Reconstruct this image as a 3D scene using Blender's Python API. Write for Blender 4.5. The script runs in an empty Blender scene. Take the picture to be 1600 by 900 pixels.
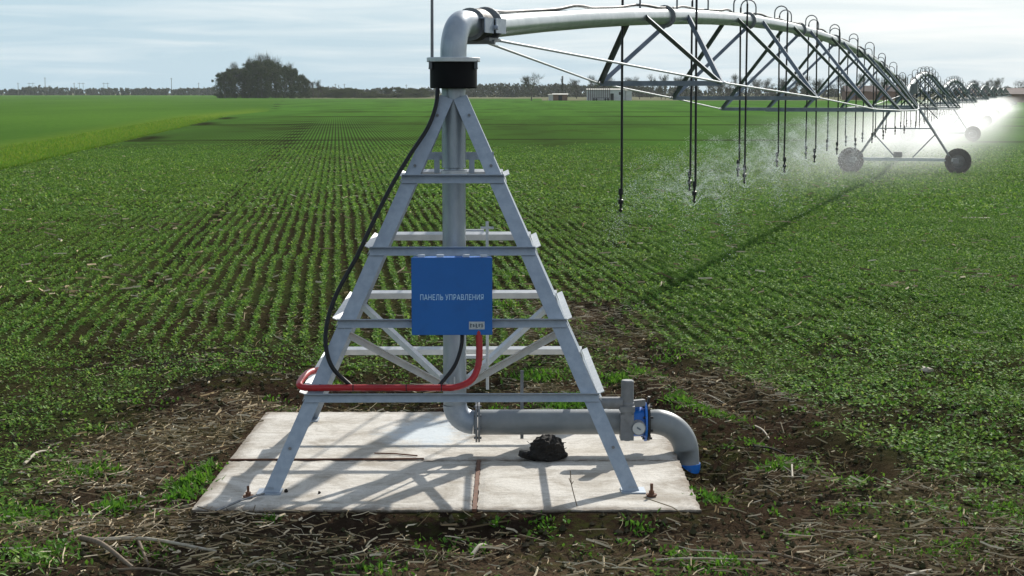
import bpy, bmesh, math, random
import numpy as np
from mathutils import Vector, Matrix

random.seed(7); rng = np.random.default_rng(7)
PI = math.pi
scene = bpy.context.scene
COL = scene.collection

# ------------------------------------------------------------------ camera, light, exposure
CAM_H = 3.3; FPX = 2570.0; HOR = 144.3
PITCH = math.atan((450 - HOR) / FPX)
cam = bpy.data.cameras.new('camera'); camo = bpy.data.objects.new('camera', cam); COL.objects.link(camo)
cam.sensor_width = 36; cam.lens = FPX / 1600 * 36; cam.clip_end = 20000; cam.clip_start = .1
camo.location = (0, 0, CAM_H); camo.rotation_euler = (PI / 2 - PITCH, 0, 0)
scene.camera = camo

SHX, SHY = -.62, -1.36                                # shadow of a 1 m pole
SUN_EL = math.atan(1 / math.hypot(SHX, SHY)); SUN_AZ = math.atan2(-SHX, -SHY)   # az from +Y towards +X
sun = bpy.data.lights.new('sun', 'SUN'); sun.energy = 5.0; sun.angle = math.radians(.6); sun.color = (1, .95, .87)
suno = bpy.data.objects.new('sun', sun); COL.objects.link(suno); suno.location = (20, 60, 60)
suno.rotation_euler = Vector((SHX, SHY, -1)).to_track_quat('-Z', 'Y').to_euler()

w = bpy.data.worlds.new('World'); scene.world = w; w.use_nodes = True
nt = w.node_tree; nt.nodes.clear()
def N(nt, t, **k):
    n = nt.nodes.new(t)
    for a, v in k.items():
        if a.startswith('i_'):
            n.inputs[a[2:].replace('_', ' ')].default_value = v
        else: setattr(n, a, v)
    return n
def ramp(nt, src, stops, interp='LINEAR'):
    r = N(nt, 'ShaderNodeValToRGB'); r.color_ramp.interpolation = interp
    el = r.color_ramp.elements
    while len(el) < len(stops): el.new(.5)
    for e, (p, c) in zip(el, stops):
        e.position = p; e.color = (c, c, c, 1) if isinstance(c, (int, float)) else (*c, 1)
    nt.links.new(src, r.inputs[0]); return r.outputs[0]
def mix(nt, f, a, b, mode='MIX'):
    m = N(nt, 'ShaderNodeMix', data_type='RGBA', blend_type=mode)
    for s, v in ((0, f), (6, a), (7, b)):
        if hasattr(v, 'links'): nt.links.new(v, m.inputs[s])
        elif isinstance(v, (int, float)): m.inputs[s].default_value = v
        else: m.inputs[s].default_value = (*v, 1)
    return m.outputs[2]
def mth(nt, op, a, b=None, c=None, clamp=False):
    m = N(nt, 'ShaderNodeMath', operation=op, use_clamp=clamp)
    for i, v in enumerate((a, b, c)):
        if v is None: continue
        if hasattr(v, 'links'): nt.links.new(v, m.inputs[i])
        else: m.inputs[i].default_value = v
    return m.outputs[0]
def noise(nt, vec, scale, detail=4, rough=.55, dist=0):
    n = N(nt, 'ShaderNodeTexNoise'); n.inputs['Scale'].default_value = scale; n.inputs['Detail'].default_value = detail
    n.inputs['Roughness'].default_value = rough; n.inputs['Distortion'].default_value = dist
    if vec is not None: nt.links.new(vec, n.inputs['Vector'])
    return n.outputs['Fac']
def mapping(nt, vec, scale=(1, 1, 1), rot=(0, 0, 0), loc=(0, 0, 0)):
    m = N(nt, 'ShaderNodeMapping'); m.inputs['Scale'].default_value = scale; m.inputs['Rotation'].default_value = rot
    m.inputs['Location'].default_value = loc
    nt.links.new(vec, m.inputs['Vector']); return m.outputs[0]

sky = N(nt, 'ShaderNodeTexSky', sky_type='NISHITA', sun_disc=False)
sky.sun_elevation = SUN_EL; sky.sun_rotation = SUN_AZ; sky.air_density = 1.2; sky.dust_density = 1.5; sky.ozone_density = 2
tc = N(nt, 'ShaderNodeTexCoord')
gen = tc.outputs['Generated']
sep = N(nt, 'ShaderNodeSeparateXYZ'); nt.links.new(gen, sep.inputs[0])
# thin cloud sheet: long streaks that lie flat near the horizon
n1 = noise(nt, mapping(nt, gen, (5, 5, 70), loc=(.3, 0, .1)), 1.6, 6, .55, .6)
n2 = noise(nt, mapping(nt, gen, (3, 3, 26), loc=(2.3, 1, .4)), 1.1, 4, .5, .3)
cl = mth(nt, 'ADD', mth(nt, 'MULTIPLY', n1, .55), mth(nt, 'MULTIPLY', n2, .45))
up = mth(nt, 'MULTIPLY', sep.outputs['Z'], 7.0, clamp=True)
xr = mth(nt, 'MULTIPLY_ADD', sep.outputs['X'], .45, .0)
cl = mth(nt, 'ADD', mth(nt, 'ADD', cl, mth(nt, 'MULTIPLY', up, .42)), xr)
cf = ramp(nt, cl, [(.46, 0), (.64, .5), (.84, 1)])
veil = mix(nt, cf, (4.25, 5.85, 6.95), (8.0, 8.55, 8.85))
skyc = mix(nt, ramp(nt, sep.outputs['Z'], [(0, .92), (.12, .88), (.5, .34), (1, .25)]), sky.outputs[0], veil)
bg = N(nt, 'ShaderNodeBackground'); bg.inputs['Strength'].default_value = .10
nt.links.new(skyc, bg.inputs[0]); wo = N(nt, 'ShaderNodeOutputWorld'); nt.links.new(bg.outputs[0], wo.inputs[0])

vs = scene.view_settings; vs.view_transform = 'Standard'; vs.look = 'None'; vs.gamma = 1; vs.exposure = .24
scene.render.engine = 'CYCLES'; scene.cycles.use_denoising = True
scene.cycles.max_bounces = 6; scene.cycles.volume_bounces = 1; scene.cycles.transparent_max_bounces = 16
scene.cycles.volume_step_rate = 1; scene.cycles.volume_max_steps = 128

# ------------------------------------------------------------------ materials
def principled(name, col, rough=.5, metal=0, spec=.5):
    m = bpy.data.materials.new(name); m.use_nodes = True
    b = m.node_tree.nodes['Principled BSDF']
    b.inputs['Base Color'].default_value = (*col, 1); b.inputs['Roughness'].default_value = rough
    b.inputs['Metallic'].default_value = metal; b.inputs['Specular IOR Level'].default_value = spec
    return m, m.node_tree, b
def objco(nt): return N(nt, 'ShaderNodeTexCoord').outputs['Object']
def bump(nt, b, h, dist, strength=1):
    n = N(nt, 'ShaderNodeBump'); n.inputs['Distance'].default_value = dist; n.inputs['Strength'].default_value = strength
    nt.links.new(h, n.inputs['Height']); nt.links.new(n.outputs[0], b.inputs['Normal']); return n
def worn(name, c1, c2, scale, rough=(.4, .6), metal=0, bmp=.0005, stain=None, spec=.5, smap=(1, 1, 1)):
    m, t, b = principled(name, c1, rough[0], metal, spec)
    o = mapping(t, objco(t), smap)
    f = ramp(t, noise(t, o, scale, 5, .6), [(.35, 0), (.65, 1)])
    c = mix(t, f, c1, c2)
    if stain:
        sc, sa, sb, lo, hi = stain
        c = mix(t, ramp(t, noise(t, o, sc, 6, .65, .4), [(lo, 0), (hi, sb)]), c, sa)
    t.links.new(c, b.inputs['Base Color'])
    r = N(t, 'ShaderNodeMapRange'); r.inputs['To Min'].default_value = rough[0]; r.inputs['To Max'].default_value = rough[1]
    t.links.new(noise(t, o, scale * .6, 4), r.inputs[0]); t.links.new(r.outputs[0], b.inputs['Roughness'])
    if bmp: bump(t, b, noise(t, o, scale * 3, 3), bmp)
    return m
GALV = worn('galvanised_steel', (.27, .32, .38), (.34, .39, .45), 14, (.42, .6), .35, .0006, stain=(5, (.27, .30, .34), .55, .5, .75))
GALVP = worn('galvanised_pipe', (.27, .315, .36), (.37, .41, .445), 9, (.30, .48), .55, .0005, stain=(3, (.25, .28, .31), .7, .48, .8), smap=(1, 1, .35))
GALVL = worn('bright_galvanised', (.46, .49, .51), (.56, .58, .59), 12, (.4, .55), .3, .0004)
TRUSS = worn('truss_steel', (.13, .155, .185), (.19, .22, .26), 6, (.45, .6), .4, 0)
LPIPE = worn('lateral_pipe_zinc', (.30, .345, .36), (.42, .46, .47), 5, (.25, .4), .65, 0, stain=(1.3, (.3, .34, .35), .5, .5, .8))
GREY = worn('grey_paint', (.185, .205, .215), (.22, .24, .25), 8, (.35, .5), 0, .0003, stain=(6, (.14, .14, .13), .5, .55, .8))
GREYD = worn('dark_grey_casting', (.15, .16, .17), (.2, .21, .22), 12, (.5, .7), .1, .001)
BLUEP = worn('blue_valve_paint', (.01, .14, .55), (.015, .17, .6), 8, (.3, .4), 0, 0)
PANEL = worn('blue_panel_paint', (.008, .115, .39), (.010, .125, .43), 3, (.38, .48), 0, .0001, stain=(7, (.012, .07, .24), .4, .55, .8))
RED = worn('red_conduit', (.30, .006, .010), (.38, .010, .014), 10, (.35, .5), 0, 0)
BLACK = worn('black_rubber', (.010, .010, .011), (.02, .02, .02), 9, (.45, .65), 0, 0)
HOSE = worn('black_hose', (.008, .009, .010), (.014, .014, .015), 9, (.4, .55), 0, 0, spec=.3)
DRUM = worn('black_drum_plastic', (.003, .003, .004), (.006, .006, .007), 5, (.5, .65), 0, 0, spec=.12)
RUST = worn('rusted_steel', (.16, .07, .035), (.09, .045, .03), 25, (.75, .95), .1, .001)
TYRE = worn('tyre_rubber', (.018, .018, .019), (.035, .033, .03), 12, (.7, .9), 0, .001)
RIM = worn('rim_steel', (.14, .15, .16), (.09, .095, .10), 8, (.5, .6), .4, 0)
STICKER = worn('label_paper', (.38, .42, .44), (.48, .52, .54), 40, (.5, .7), 0, 0)
INK = principled('label_ink', (.11, .14, .17), .6)[0]
LETTER = principled('pale_lettering', (.50, .74, .95), .5)[0]
DIALM = principled('dial_face', (.5, .52, .52), .4)[0]

def concrete():
    m, t, b = principled('weathered_concrete', (.5, .48, .44), .9, 0, .2)
    o = N(t, 'ShaderNodeNewGeometry').outputs['Position']
    c = mix(t, noise(t, mapping(t, o, (1, 3, 1)), 5, 8, .7), (.48, .455, .41), (.67, .64, .58))
    c = mix(t, ramp(t, noise(t, o, 2.0, 8, .72, .6), [(.43, 0), (.64, .85)]), c, (.29, .255, .205))
    c = mix(t, ramp(t, noise(t, mapping(t, o, (.6, 4, 1)), 7, 6, .7), [(.54, 0), (.70, .7)]), c, (.25, .21, .17))
    c = mix(t, ramp(t, noise(t, o, 60, 3, .6), [(.60, 0), (.70, .8)]), c, (.20, .18, .15))
    vd = N(t, 'ShaderNodeVectorMath', operation='DISTANCE'); t.links.new(mapping(t, o, (1, .55, 1)), vd.inputs[0]); vd.inputs[1].default_value = (-.85, 8.7, 0)
    wet = mth(t, 'MULTIPLY_ADD', noise(t, o, 4, 5, .7), -.9, mth(t, 'ADD', vd.outputs['Value'], .35))
    c = mix(t, ramp(t, wet, [(.12, .55), (.34, 0)]), c, (.50, .60, .68))
    sz = N(t, 'ShaderNodeSeparateXYZ'); t.links.new(o, sz.inputs[0])
    ed = mth(t, 'MINIMUM', mth(t, 'MINIMUM', mth(t, 'SUBTRACT', sz.outputs['X'], -2.56), mth(t, 'SUBTRACT', 1.51, sz.outputs['X'])), mth(t, 'MINIMUM', mth(t, 'SUBTRACT', sz.outputs['Y'], 12.82), mth(t, 'SUBTRACT', 16.87, sz.outputs['Y'])))
    ed = mth(t, 'MINIMUM', ed, mth(t, 'MULTIPLY', mth(t, 'ABSOLUTE', mth(t, 'SUBTRACT', sz.outputs['Y'], 14.58)), 1.6))
    ed = mth(t, 'MULTIPLY_ADD', noise(t, o, 5, 6, .75), -.42, mth(t, 'ADD', ed, .20))
    c = mix(t, ramp(t, ed, [(.0, .75), (.07, .25), (.16, 0)]), c, (.17, .135, .10))
    c = mix(t, ramp(t, mth(t, 'MULTIPLY_ADD', noise(t, o, 6, 4, .7), .05, sz.outputs['Z']), [(0, .92), (.012, 0)]), c, (.05, .038, .026))
    t.links.new(c, b.inputs['Base Color'])
    h = mth(t, 'ADD', noise(t, o, 30, 6, .7), mth(t, 'MULTIPLY', noise(t, mapping(t, o, (.5, 3, 1)), 9, 4), .8))
    bump(t, b, h, .008, .9)
    return m
CONC = concrete()

def leafmat(name, cols, trans=.35, rough=.5):
    m = bpy.data.materials.new(name); m.use_nodes = True; t = m.node_tree; t.nodes.clear()
    g = N(t, 'ShaderNodeNewGeometry')
    c = ramp(t, g.outputs['Random Per Island'], [(i / max(1, len(cols) - 1), c) for i, c in enumerate(cols)])
    c = mix(t, ramp(t, noise(t, g.outputs['Position'], .35, 3), [(.3, .0), (.7, .7)]), c, mix(t, .45, c, (.10, .13, .012)))
    d = N(t, 'ShaderNodeBsdfDiffuse'); tr = N(t, 'ShaderNodeBsdfTranslucent'); gl = N(t, 'ShaderNodeBsdfGlossy')
    gl.inputs['Roughness'].default_value = rough; gl.inputs[0].default_value = (.5, .55, .5, 1)
    t.links.new(c, d.inputs[0]); t.links.new(c, tr.inputs[0])
    a = N(t, 'ShaderNodeMixShader'); a.inputs[0].default_value = trans
    t.links.new(d.outputs[0], a.inputs[1]); t.links.new(tr.outputs[0], a.inputs[2])
    a2 = N(t, 'ShaderNodeMixShader'); a2.inputs[0].default_value = .03
    t.links.new(a.outputs[0], a2.inputs[1]); t.links.new(gl.outputs[0], a2.inputs[2])
    o = N(t, 'ShaderNodeOutputMaterial'); t.links.new(a2.outputs[0], o.inputs[0])
    return m
CROP = leafmat('crop_leaf', [(.046, .115, .024), (.088, .198, .030), (.14, .28, .040), (.29, .41, .085)], .38)
WEED = leafmat('weed_leaf', [(.06, .17, .015), (.09, .24, .02), (.13, .26, .03)], .4)
WHEAT = leafmat('wheat_leaf', [(.08, .20, .018), (.12, .25, .024), (.22, .29, .04)], .4)
STRAW = leafmat('dry_straw', [(.08, .05, .028), (.21, .14, .08), (.37, .265, .155), (.54, .42, .28), (.76, .66, .50)], .1)
BARK = worn('stick_bark', (.20, .15, .10), (.12, .09, .06), 30, (.8, .95), 0, .002)
CLOD = worn('black_earth', (.008, .007, .006), (.02, .016, .012), 12, (.9, 1), 0, .02)
def crownmat(name, cols):
    m = leafmat(name, cols, .25); return m

# ------------------------------------------------------------------ mesh building helpers
def nrm(v): v = np.asarray(v, float); return v / (np.linalg.norm(v) + 1e-12)
class MB:
    def __init__(s): s.v = []; s.f = []; s.sm = []
    def add(s, vs, fs, smooth=False):
        o = len(s.v); s.v += [tuple(map(float, p)) for p in vs]
        s.f += [tuple(i + o for i in f) for f in fs]; s.sm += [smooth] * len(fs); return s
    def box(s, c, size, R=None):
        c = np.array(c, float); h = np.array(size, float) / 2
        P = np.array([[x, y, z] for z in (-1, 1) for y in (-1, 1) for x in (-1, 1)]) * h
        if R is not None: P = P @ np.array(R).T
        return s.add(P + c, [(0, 2, 3, 1), (4, 5, 7, 6), (0, 1, 5, 4), (2, 6, 7, 3), (0, 4, 6, 2), (1, 3, 7, 5)])
    def beam(s, p0, p1, wd, ht, up=(0, 0, 1)):
        p0, p1 = np.array(p0, float), np.array(p1, float); a = nrm(p1 - p0)
        u = nrm(np.cross(up, a)); v = np.cross(a, u)
        R = np.stack([a, u, v], 1)
        return s.box((p0 + p1) / 2, (np.linalg.norm(p1 - p0), wd, ht), R)
    def angle(s, p0, p1, u, v, wd, t, wv=None):
        """L-section along p0-p1 (corner line), flanges along u and v"""
        p0, p1 = np.array(p0, float), np.array(p1, float); a = nrm(p1 - p0)
        u = np.array(u, float); u = nrm(u - a * (u @ a)); v = np.array(v, float); v = nrm(v - a * (v @ a)); wv = wv or wd
        v = nrm(v - u * (v @ u))
        prof = [(0, 0), (wd, 0), (wd, t), (t, t), (t, wv), (0, wv)]
        vs = [p + u * x + v * y for p in (p0, p1) for x, y in prof]; n = 6
        flip = np.dot(np.cross(u, v), a) < 0
        fs = [(i, (i + 1) % n, (i + 1) % n + n, i + n) for i in range(n)]
        fs += [(3, 2, 1, 0), (5, 4, 3, 0), (6, 7, 8, 9), (6, 9, 10, 11)]
        if flip: fs = [f[::-1] for f in fs]
        return s.add(vs, fs)
    def tube(s, path, r, n=12, caps=True):
        P = [np.array(p, float) for p in path]; m = len(P)
        rr = [r] * m if isinstance(r, (int, float)) else list(r)
        T = [nrm(P[min(i + 1, m - 1)] - P[max(i - 1, 0)]) for i in range(m)]
        ref = np.array((0, 0, 1.)) if abs(T[0][2]) < .9 else np.array((1., 0, 0))
        u = nrm(np.cross(ref, T[0])); vs = []
        for i in range(m):
            u = nrm(u - T[i] * (u @ T[i])); v = np.cross(T[i], u)
            vs += [P[i] + rr[i] * (u * math.cos(2 * PI * k / n) + v * math.sin(2 * PI * k / n)) for k in range(n)]
        fs = [(i * n + k, i * n + (k + 1) % n, (i + 1) * n + (k + 1) % n, (i + 1) * n + k) for i in range(m - 1) for k in range(n)]
        s.add(vs, fs, True)
        if caps:
            s.add(vs[:n], [tuple(range(n))[::-1]]); s.add(vs[-n:], [tuple(range(n))])
        return s
    def cyl(s, p0, p1, r, n=20, caps=True): return s.tube([p0, p1], r, n, caps)
    def lathe(s, prof, base, axis=(0, 0, 1), n=28, smooth=True):
        axis = nrm(axis); base = np.array(base, float); ref = np.array((1., 0, 0)) if abs(axis[0]) < .9 else np.array((0, 1., 0))
        u = nrm(np.cross(axis, ref)); v = np.cross(axis, u)
        for (r0, h0), (r1, h1) in zip(prof[:-1], prof[1:]):
            vs = [base + axis * h + r * (u * math.cos(2 * PI * k / n) + v * math.sin(2 * PI * k / n)) for r, h in ((r0, h0), (r1, h1)) for k in range(n)]
            s.add(vs, [(k, (k + 1) % n, (k + 1) % n + n, k + n) for k in range(n)], smooth)
        return s
    def build(s, name, mat, parent=None, bevel=0):
        me = bpy.data.meshes.new(name); me.from_pydata(s.v, [], s.f)
        me.polygons.foreach_set('use_smooth', s.sm); me.materials.append(mat)
        if bevel:
            bm = bmesh.new(); bm.from_mesh(me); bmesh.ops.remove_doubles(bm, verts=bm.verts, dist=1e-5)
            ed = [e for e in bm.edges if len(e.link_faces) == 2 and e.calc_face_angle(0) > .9]
            bmesh.ops.bevel(bm, geom=ed, offset=bevel, segments=2, affect='EDGES', clamp_overlap=True)
            bm.to_mesh(me); bm.free()
        me.update(); o = bpy.data.objects.new(name, me); COL.objects.link(o)
        if parent: o.parent = parent
        return o
def tag(o, label=None, cat=None, group=None, kind=None):
    if label: o['label'] = label
    if cat: o['category'] = cat
    if group: o['group'] = group
    if kind: o['kind'] = kind
    return o
def empty(name, loc, rz=0, label=None, cat=None, group=None):
    o = bpy.data.objects.new(name, None); COL.objects.link(o); o.location = loc; o.rotation_euler = (0, 0, rz); o.empty_display_size = .2
    return tag(o, label, cat, group)
def copy_tree(o, parent=None):
    c = o.copy(); COL.objects.link(c); c.parent = parent
    for ch in [x for x in KIDS.get(o.name, [])]: copy_tree(ch, c)
    return c
KIDS = {}
def index_kids():
    KIDS.clear()
    for o in list(COL.objects):
        if o.parent: KIDS.setdefault(o.parent.name, []).append(o)
def arc(c, r, a0, a1, u, v, n=10):
    c, u, v = map(lambda q: np.array(q, float), (c, u, v))
    return [c + r * (u * math.cos(a0 + (a1 - a0) * i / n) + v * math.sin(a0 + (a1 - a0) * i / n)) for i in range(n + 1)]
def smoothpath(pts, n=6):
    P = [np.array(p, float) for p in pts]; P = [2 * P[0] - P[1]] + P + [2 * P[-1] - P[-2]]; out = []
    for i in range(1, len(P) - 2):
        for k in range(n):
            t = k / n; a, b, c, d = P[i - 1:i + 3]
            out.append(.5 * ((2 * b) + (c - a) * t + (2 * a - 5 * b + 4 * c - d) * t * t + (3 * b - a - 3 * c + d) * t ** 3))
    return out + [P[-2]]
def fastmesh(name, V, F4, mat, parent=None, smooth=False, F=4):
    V = np.asarray(V, np.float32).reshape(-1, 3); F4 = np.asarray(F4, np.int32).reshape(-1, F); k = len(F4)
    me = bpy.data.meshes.new(name); me.vertices.add(len(V)); me.vertices.foreach_set('co', V.ravel())
    me.loops.add(k * F); me.loops.foreach_set('vertex_index', F4.ravel())
    me.polygons.add(k); me.polygons.foreach_set('loop_start', np.arange(0, k * F, F, dtype=np.int32))
    me.polygons.foreach_set('use_smooth', np.full(k, smooth)); me.materials.append(mat)
    me.update(calc_edges=True); o = bpy.data.objects.new(name, me); COL.objects.link(o)
    if parent: o.parent = parent
    return o

CP, SP = math.cos(PITCH), math.sin(PITCH)
def at(px, py, z=-.1):
    """point of the ground seen at this place of the 1600x900 photograph"""
    u = (px - 800) / FPX; v = (450 - py) / FPX; d = (u, CP + v * SP, -SP + v * CP); t = (z - CAM_H) / d[2]
    return np.array([d[0] * t, d[1] * t, z])
def atY(px, py, Y):
    u = (px - 800) / FPX; v = (450 - py) / FPX; d = (u, CP + v * SP, -SP + v * CP); t = Y / d[1]
    return np.array([d[0] * t, Y, CAM_H + d[2] * t])

# ------------------------------------------------------------------ fields used by ground and plants
PX, PY = -.526, 14.91
DX, DY = .29778, .95464
PADX0, PADX1, PADY0, PADY1 = -2.56, 1.51, 12.82, 16.87
def vnoise(x, y, scale, seed=0):
    x = np.asarray(x, float) / scale + seed * 17.3; y = np.asarray(y, float) / scale - seed * 9.1
    xi = np.floor(x).astype(np.int64); yi = np.floor(y).astype(np.int64); fx = x - xi; fy = y - yi
    fx = fx * fx * (3 - 2 * fx); fy = fy * fy * (3 - 2 * fy)
    def h(a, b):
        n = (a * 374761393 + b * 668265263 + seed * 982451653) & 0xffffffff
        n = ((n ^ (n >> 13)) * 1274126177) & 0xffffffff
        return ((n ^ (n >> 16)) & 0xffff) / 65535.
    return (h(xi, yi) * (1 - fx) + h(xi + 1, yi) * fx) * (1 - fy) + (h(xi, yi + 1) * (1 - fx) + h(xi + 1, yi + 1) * fx) * fy
def fbm(x, y, s, seed=0, o=4):
    r = 0; a = .5; t = 0
    for k in range(o): r = r + a * vnoise(x, y, s / 2 ** k, seed + k); t += a; a *= .55
    return r / t
def sst(a, b, x): t = np.clip((x - a) / (b - a), 0, 1); return t * t * (3 - 2 * t)
def xborder(y): return np.interp(y, [-50, 0, 71.6, 125.6, 240, 300, 565, 4000], [-12, -14.4, -22.3, -28.2, -41, -44, -80.9, -480])
def padd(x, y):
    dx = np.maximum(np.maximum(PADX0 - x, x - PADX1), 0); dy = np.maximum(np.maximum(PADY0 - y, y - PADY1), 0)
    return np.hypot(dx, dy)
def ell(x, y, cx, cy, rx, ry, rot=0):
    c, s = math.cos(rot), math.sin(rot); u = (x - cx) * c + (y - cy) * s; v = -(x - cx) * s + (y - cy) * c
    return np.exp(-((u / rx) ** 2 + (v / ry) ** 2))
TRENCH = [(1.2, 25.5), (1.3, 22.5), (1.9, 20), (2.45, 17.4), (2.75, 15.6), (3.0, 14.2)]
def trench(x, y):
    d = np.full(np.shape(x), 1e9)
    for (ax, ay), (bx, by) in zip(TRENCH[:-1], TRENCH[1:]):
        t = np.clip(((x - ax) * (bx - ax) + (y - ay) * (by - ay)) / ((bx - ax) ** 2 + (by - ay) ** 2), 0, 1)
        d = np.minimum(d, np.hypot(x - ax - t * (bx - ax), y - ay - t * (by - ay)))
    return d
def track(x, y):
    r = np.hypot(x - PX, y - PY); q = 0
    for R, wd in ((57.1, .55), (104.7, .9), (161.3, 1.4), (219, .9), (276, 1.0)):
        q = q + np.exp(-((r - R) / wd) ** 2)
    q = q + 1.3 * np.exp(-((ucoord(x, y) + 3.35) / .13) ** 2) * (y < 230) * sst(24, 34, y)
    q = q + .5 * np.exp(-((ucoord(x, y) + 5.15) / .12) ** 2) * (y < 230) * sst(24, 34, y)
    q = q * (.75 + .5 * vnoise(x, y, 2.5, 31))
    return np.clip(q, 0, 1)
def ucoord(x, y): return x * .9944 + y * .1054
def veg(x, y):
    """how densely the crop stands, 0..1"""
    n = fbm(x, y, 1.6, 3); n2 = fbm(x, y, 6, 9)
    dp = padd(x, y) + (n - .5) * 1.6
    side = sst(.95, 1.75, dp - np.clip(y - 17, 0, 1.6) * .35)
    rear = sst(1.9, 3.6, dp)
    inx = sst(-3.1, -2.3, x) * (1 - sst(1.6, 2.6, x))
    d = np.where(y > 16.5, side * (1 - inx) + rear * inx, side)
    front = sst(-.1, .9, 13.3 - y) * sst(-3.9, -3.0, x + (n - .5) * .8) * (1 - sst(3.6, 4.6, x + (n - .5) * 1.2))
    d = d * (1 - .93 * front)
    d = d * (1 - .95 * np.exp(-(trench(x, y) / (.55 + .35 * n)) ** 2))
    d = d * (1 - .9 * ell(x, y, -3.1, 18.9, .55, 1.1, -.5)) * (1 - .8 * ell(x, y, -1.2, 19.2, 1.6, .7))
    d = d * (1 - .75 * ell(x, y, 1.0, 24.5, 1.1, 3.5))
    d = d * (1 - .6 * ell(x, y, 3.4, 13.6, .9, 1.3))
    d = d * (1 - .55 * (1 - sst(.40, .56, fbm(x, y, 1.1, 14))) * (1 - sst(24, 34, y)))
    d = d * np.clip(.62 + .6 * sst(.30, .52, n2 + .22 * (n - .5)) + .35 * sst(.02, .12, x / np.maximum(y, 1)) * sst(20, 30, y), 0, 1)
    d = d * (1 - .97 * track(x, y))
    return np.clip(d, 0, 1)
def gz(x, y):
    """ground height"""
    x = np.asarray(x, float); y = np.asarray(y, float)
    near = 1 - sst(40, 90, y)
    h = -.10 + (fbm(x, y, 1.4, 5) - .5) * .13 * near + (fbm(x, y, .22, 6, 3) - .5) * .075 * (1 - sst(25, 45, y))
    h = h + np.cos(2 * PI * ucoord(x, y) / .25) * .014 * sst(20, 26, y) * (1 - sst(60, 75, y))
    h = h + .20 * ell(x, y, -3.25, 18.4, .45, .9, -.5) + .10 * ell(x, y, -1.4, 18.3, 1.3, .35) + .13 * ell(x, y, -3.05, 17.3, .45, .3)
    h = h + .07 * np.exp(-((trench(x, y) - .55) / .25) ** 2) * (y < 26) - .06 * np.exp(-(trench(x, y) / .3) ** 2)
    h = h - .17 * np.exp(-((x - 1.78) / .30) ** 2) * np.where(y > 14.5, np.exp(-((y - 14.5) / .45) ** 2), np.exp(-((14.5 - y) / 1.1) ** 2))
    d = padd(x, y); h = h - .05 * track(x, y) * near
    k = (1 - sst(.06, .5, d)) * (1 - .9 * np.exp(-((x - 1.78) / .35) ** 2) * (y > 13.6) * (y < 15.2)); h = h * (1 - k) + k * (-.030 + .035 * (fbm(x, y, .35, 8) - .5))
    inside = (x > PADX0 + .05) & (x < PADX1 - .05) & (y > PADY0 + .05) & (y < PADY1 - .05)
    h = np.where(inside, np.minimum(h, -.16), h)
    h = h + .12 * sst(0, 4, xborder(y) - x) * sst(20, 45, y)
    return h

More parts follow.
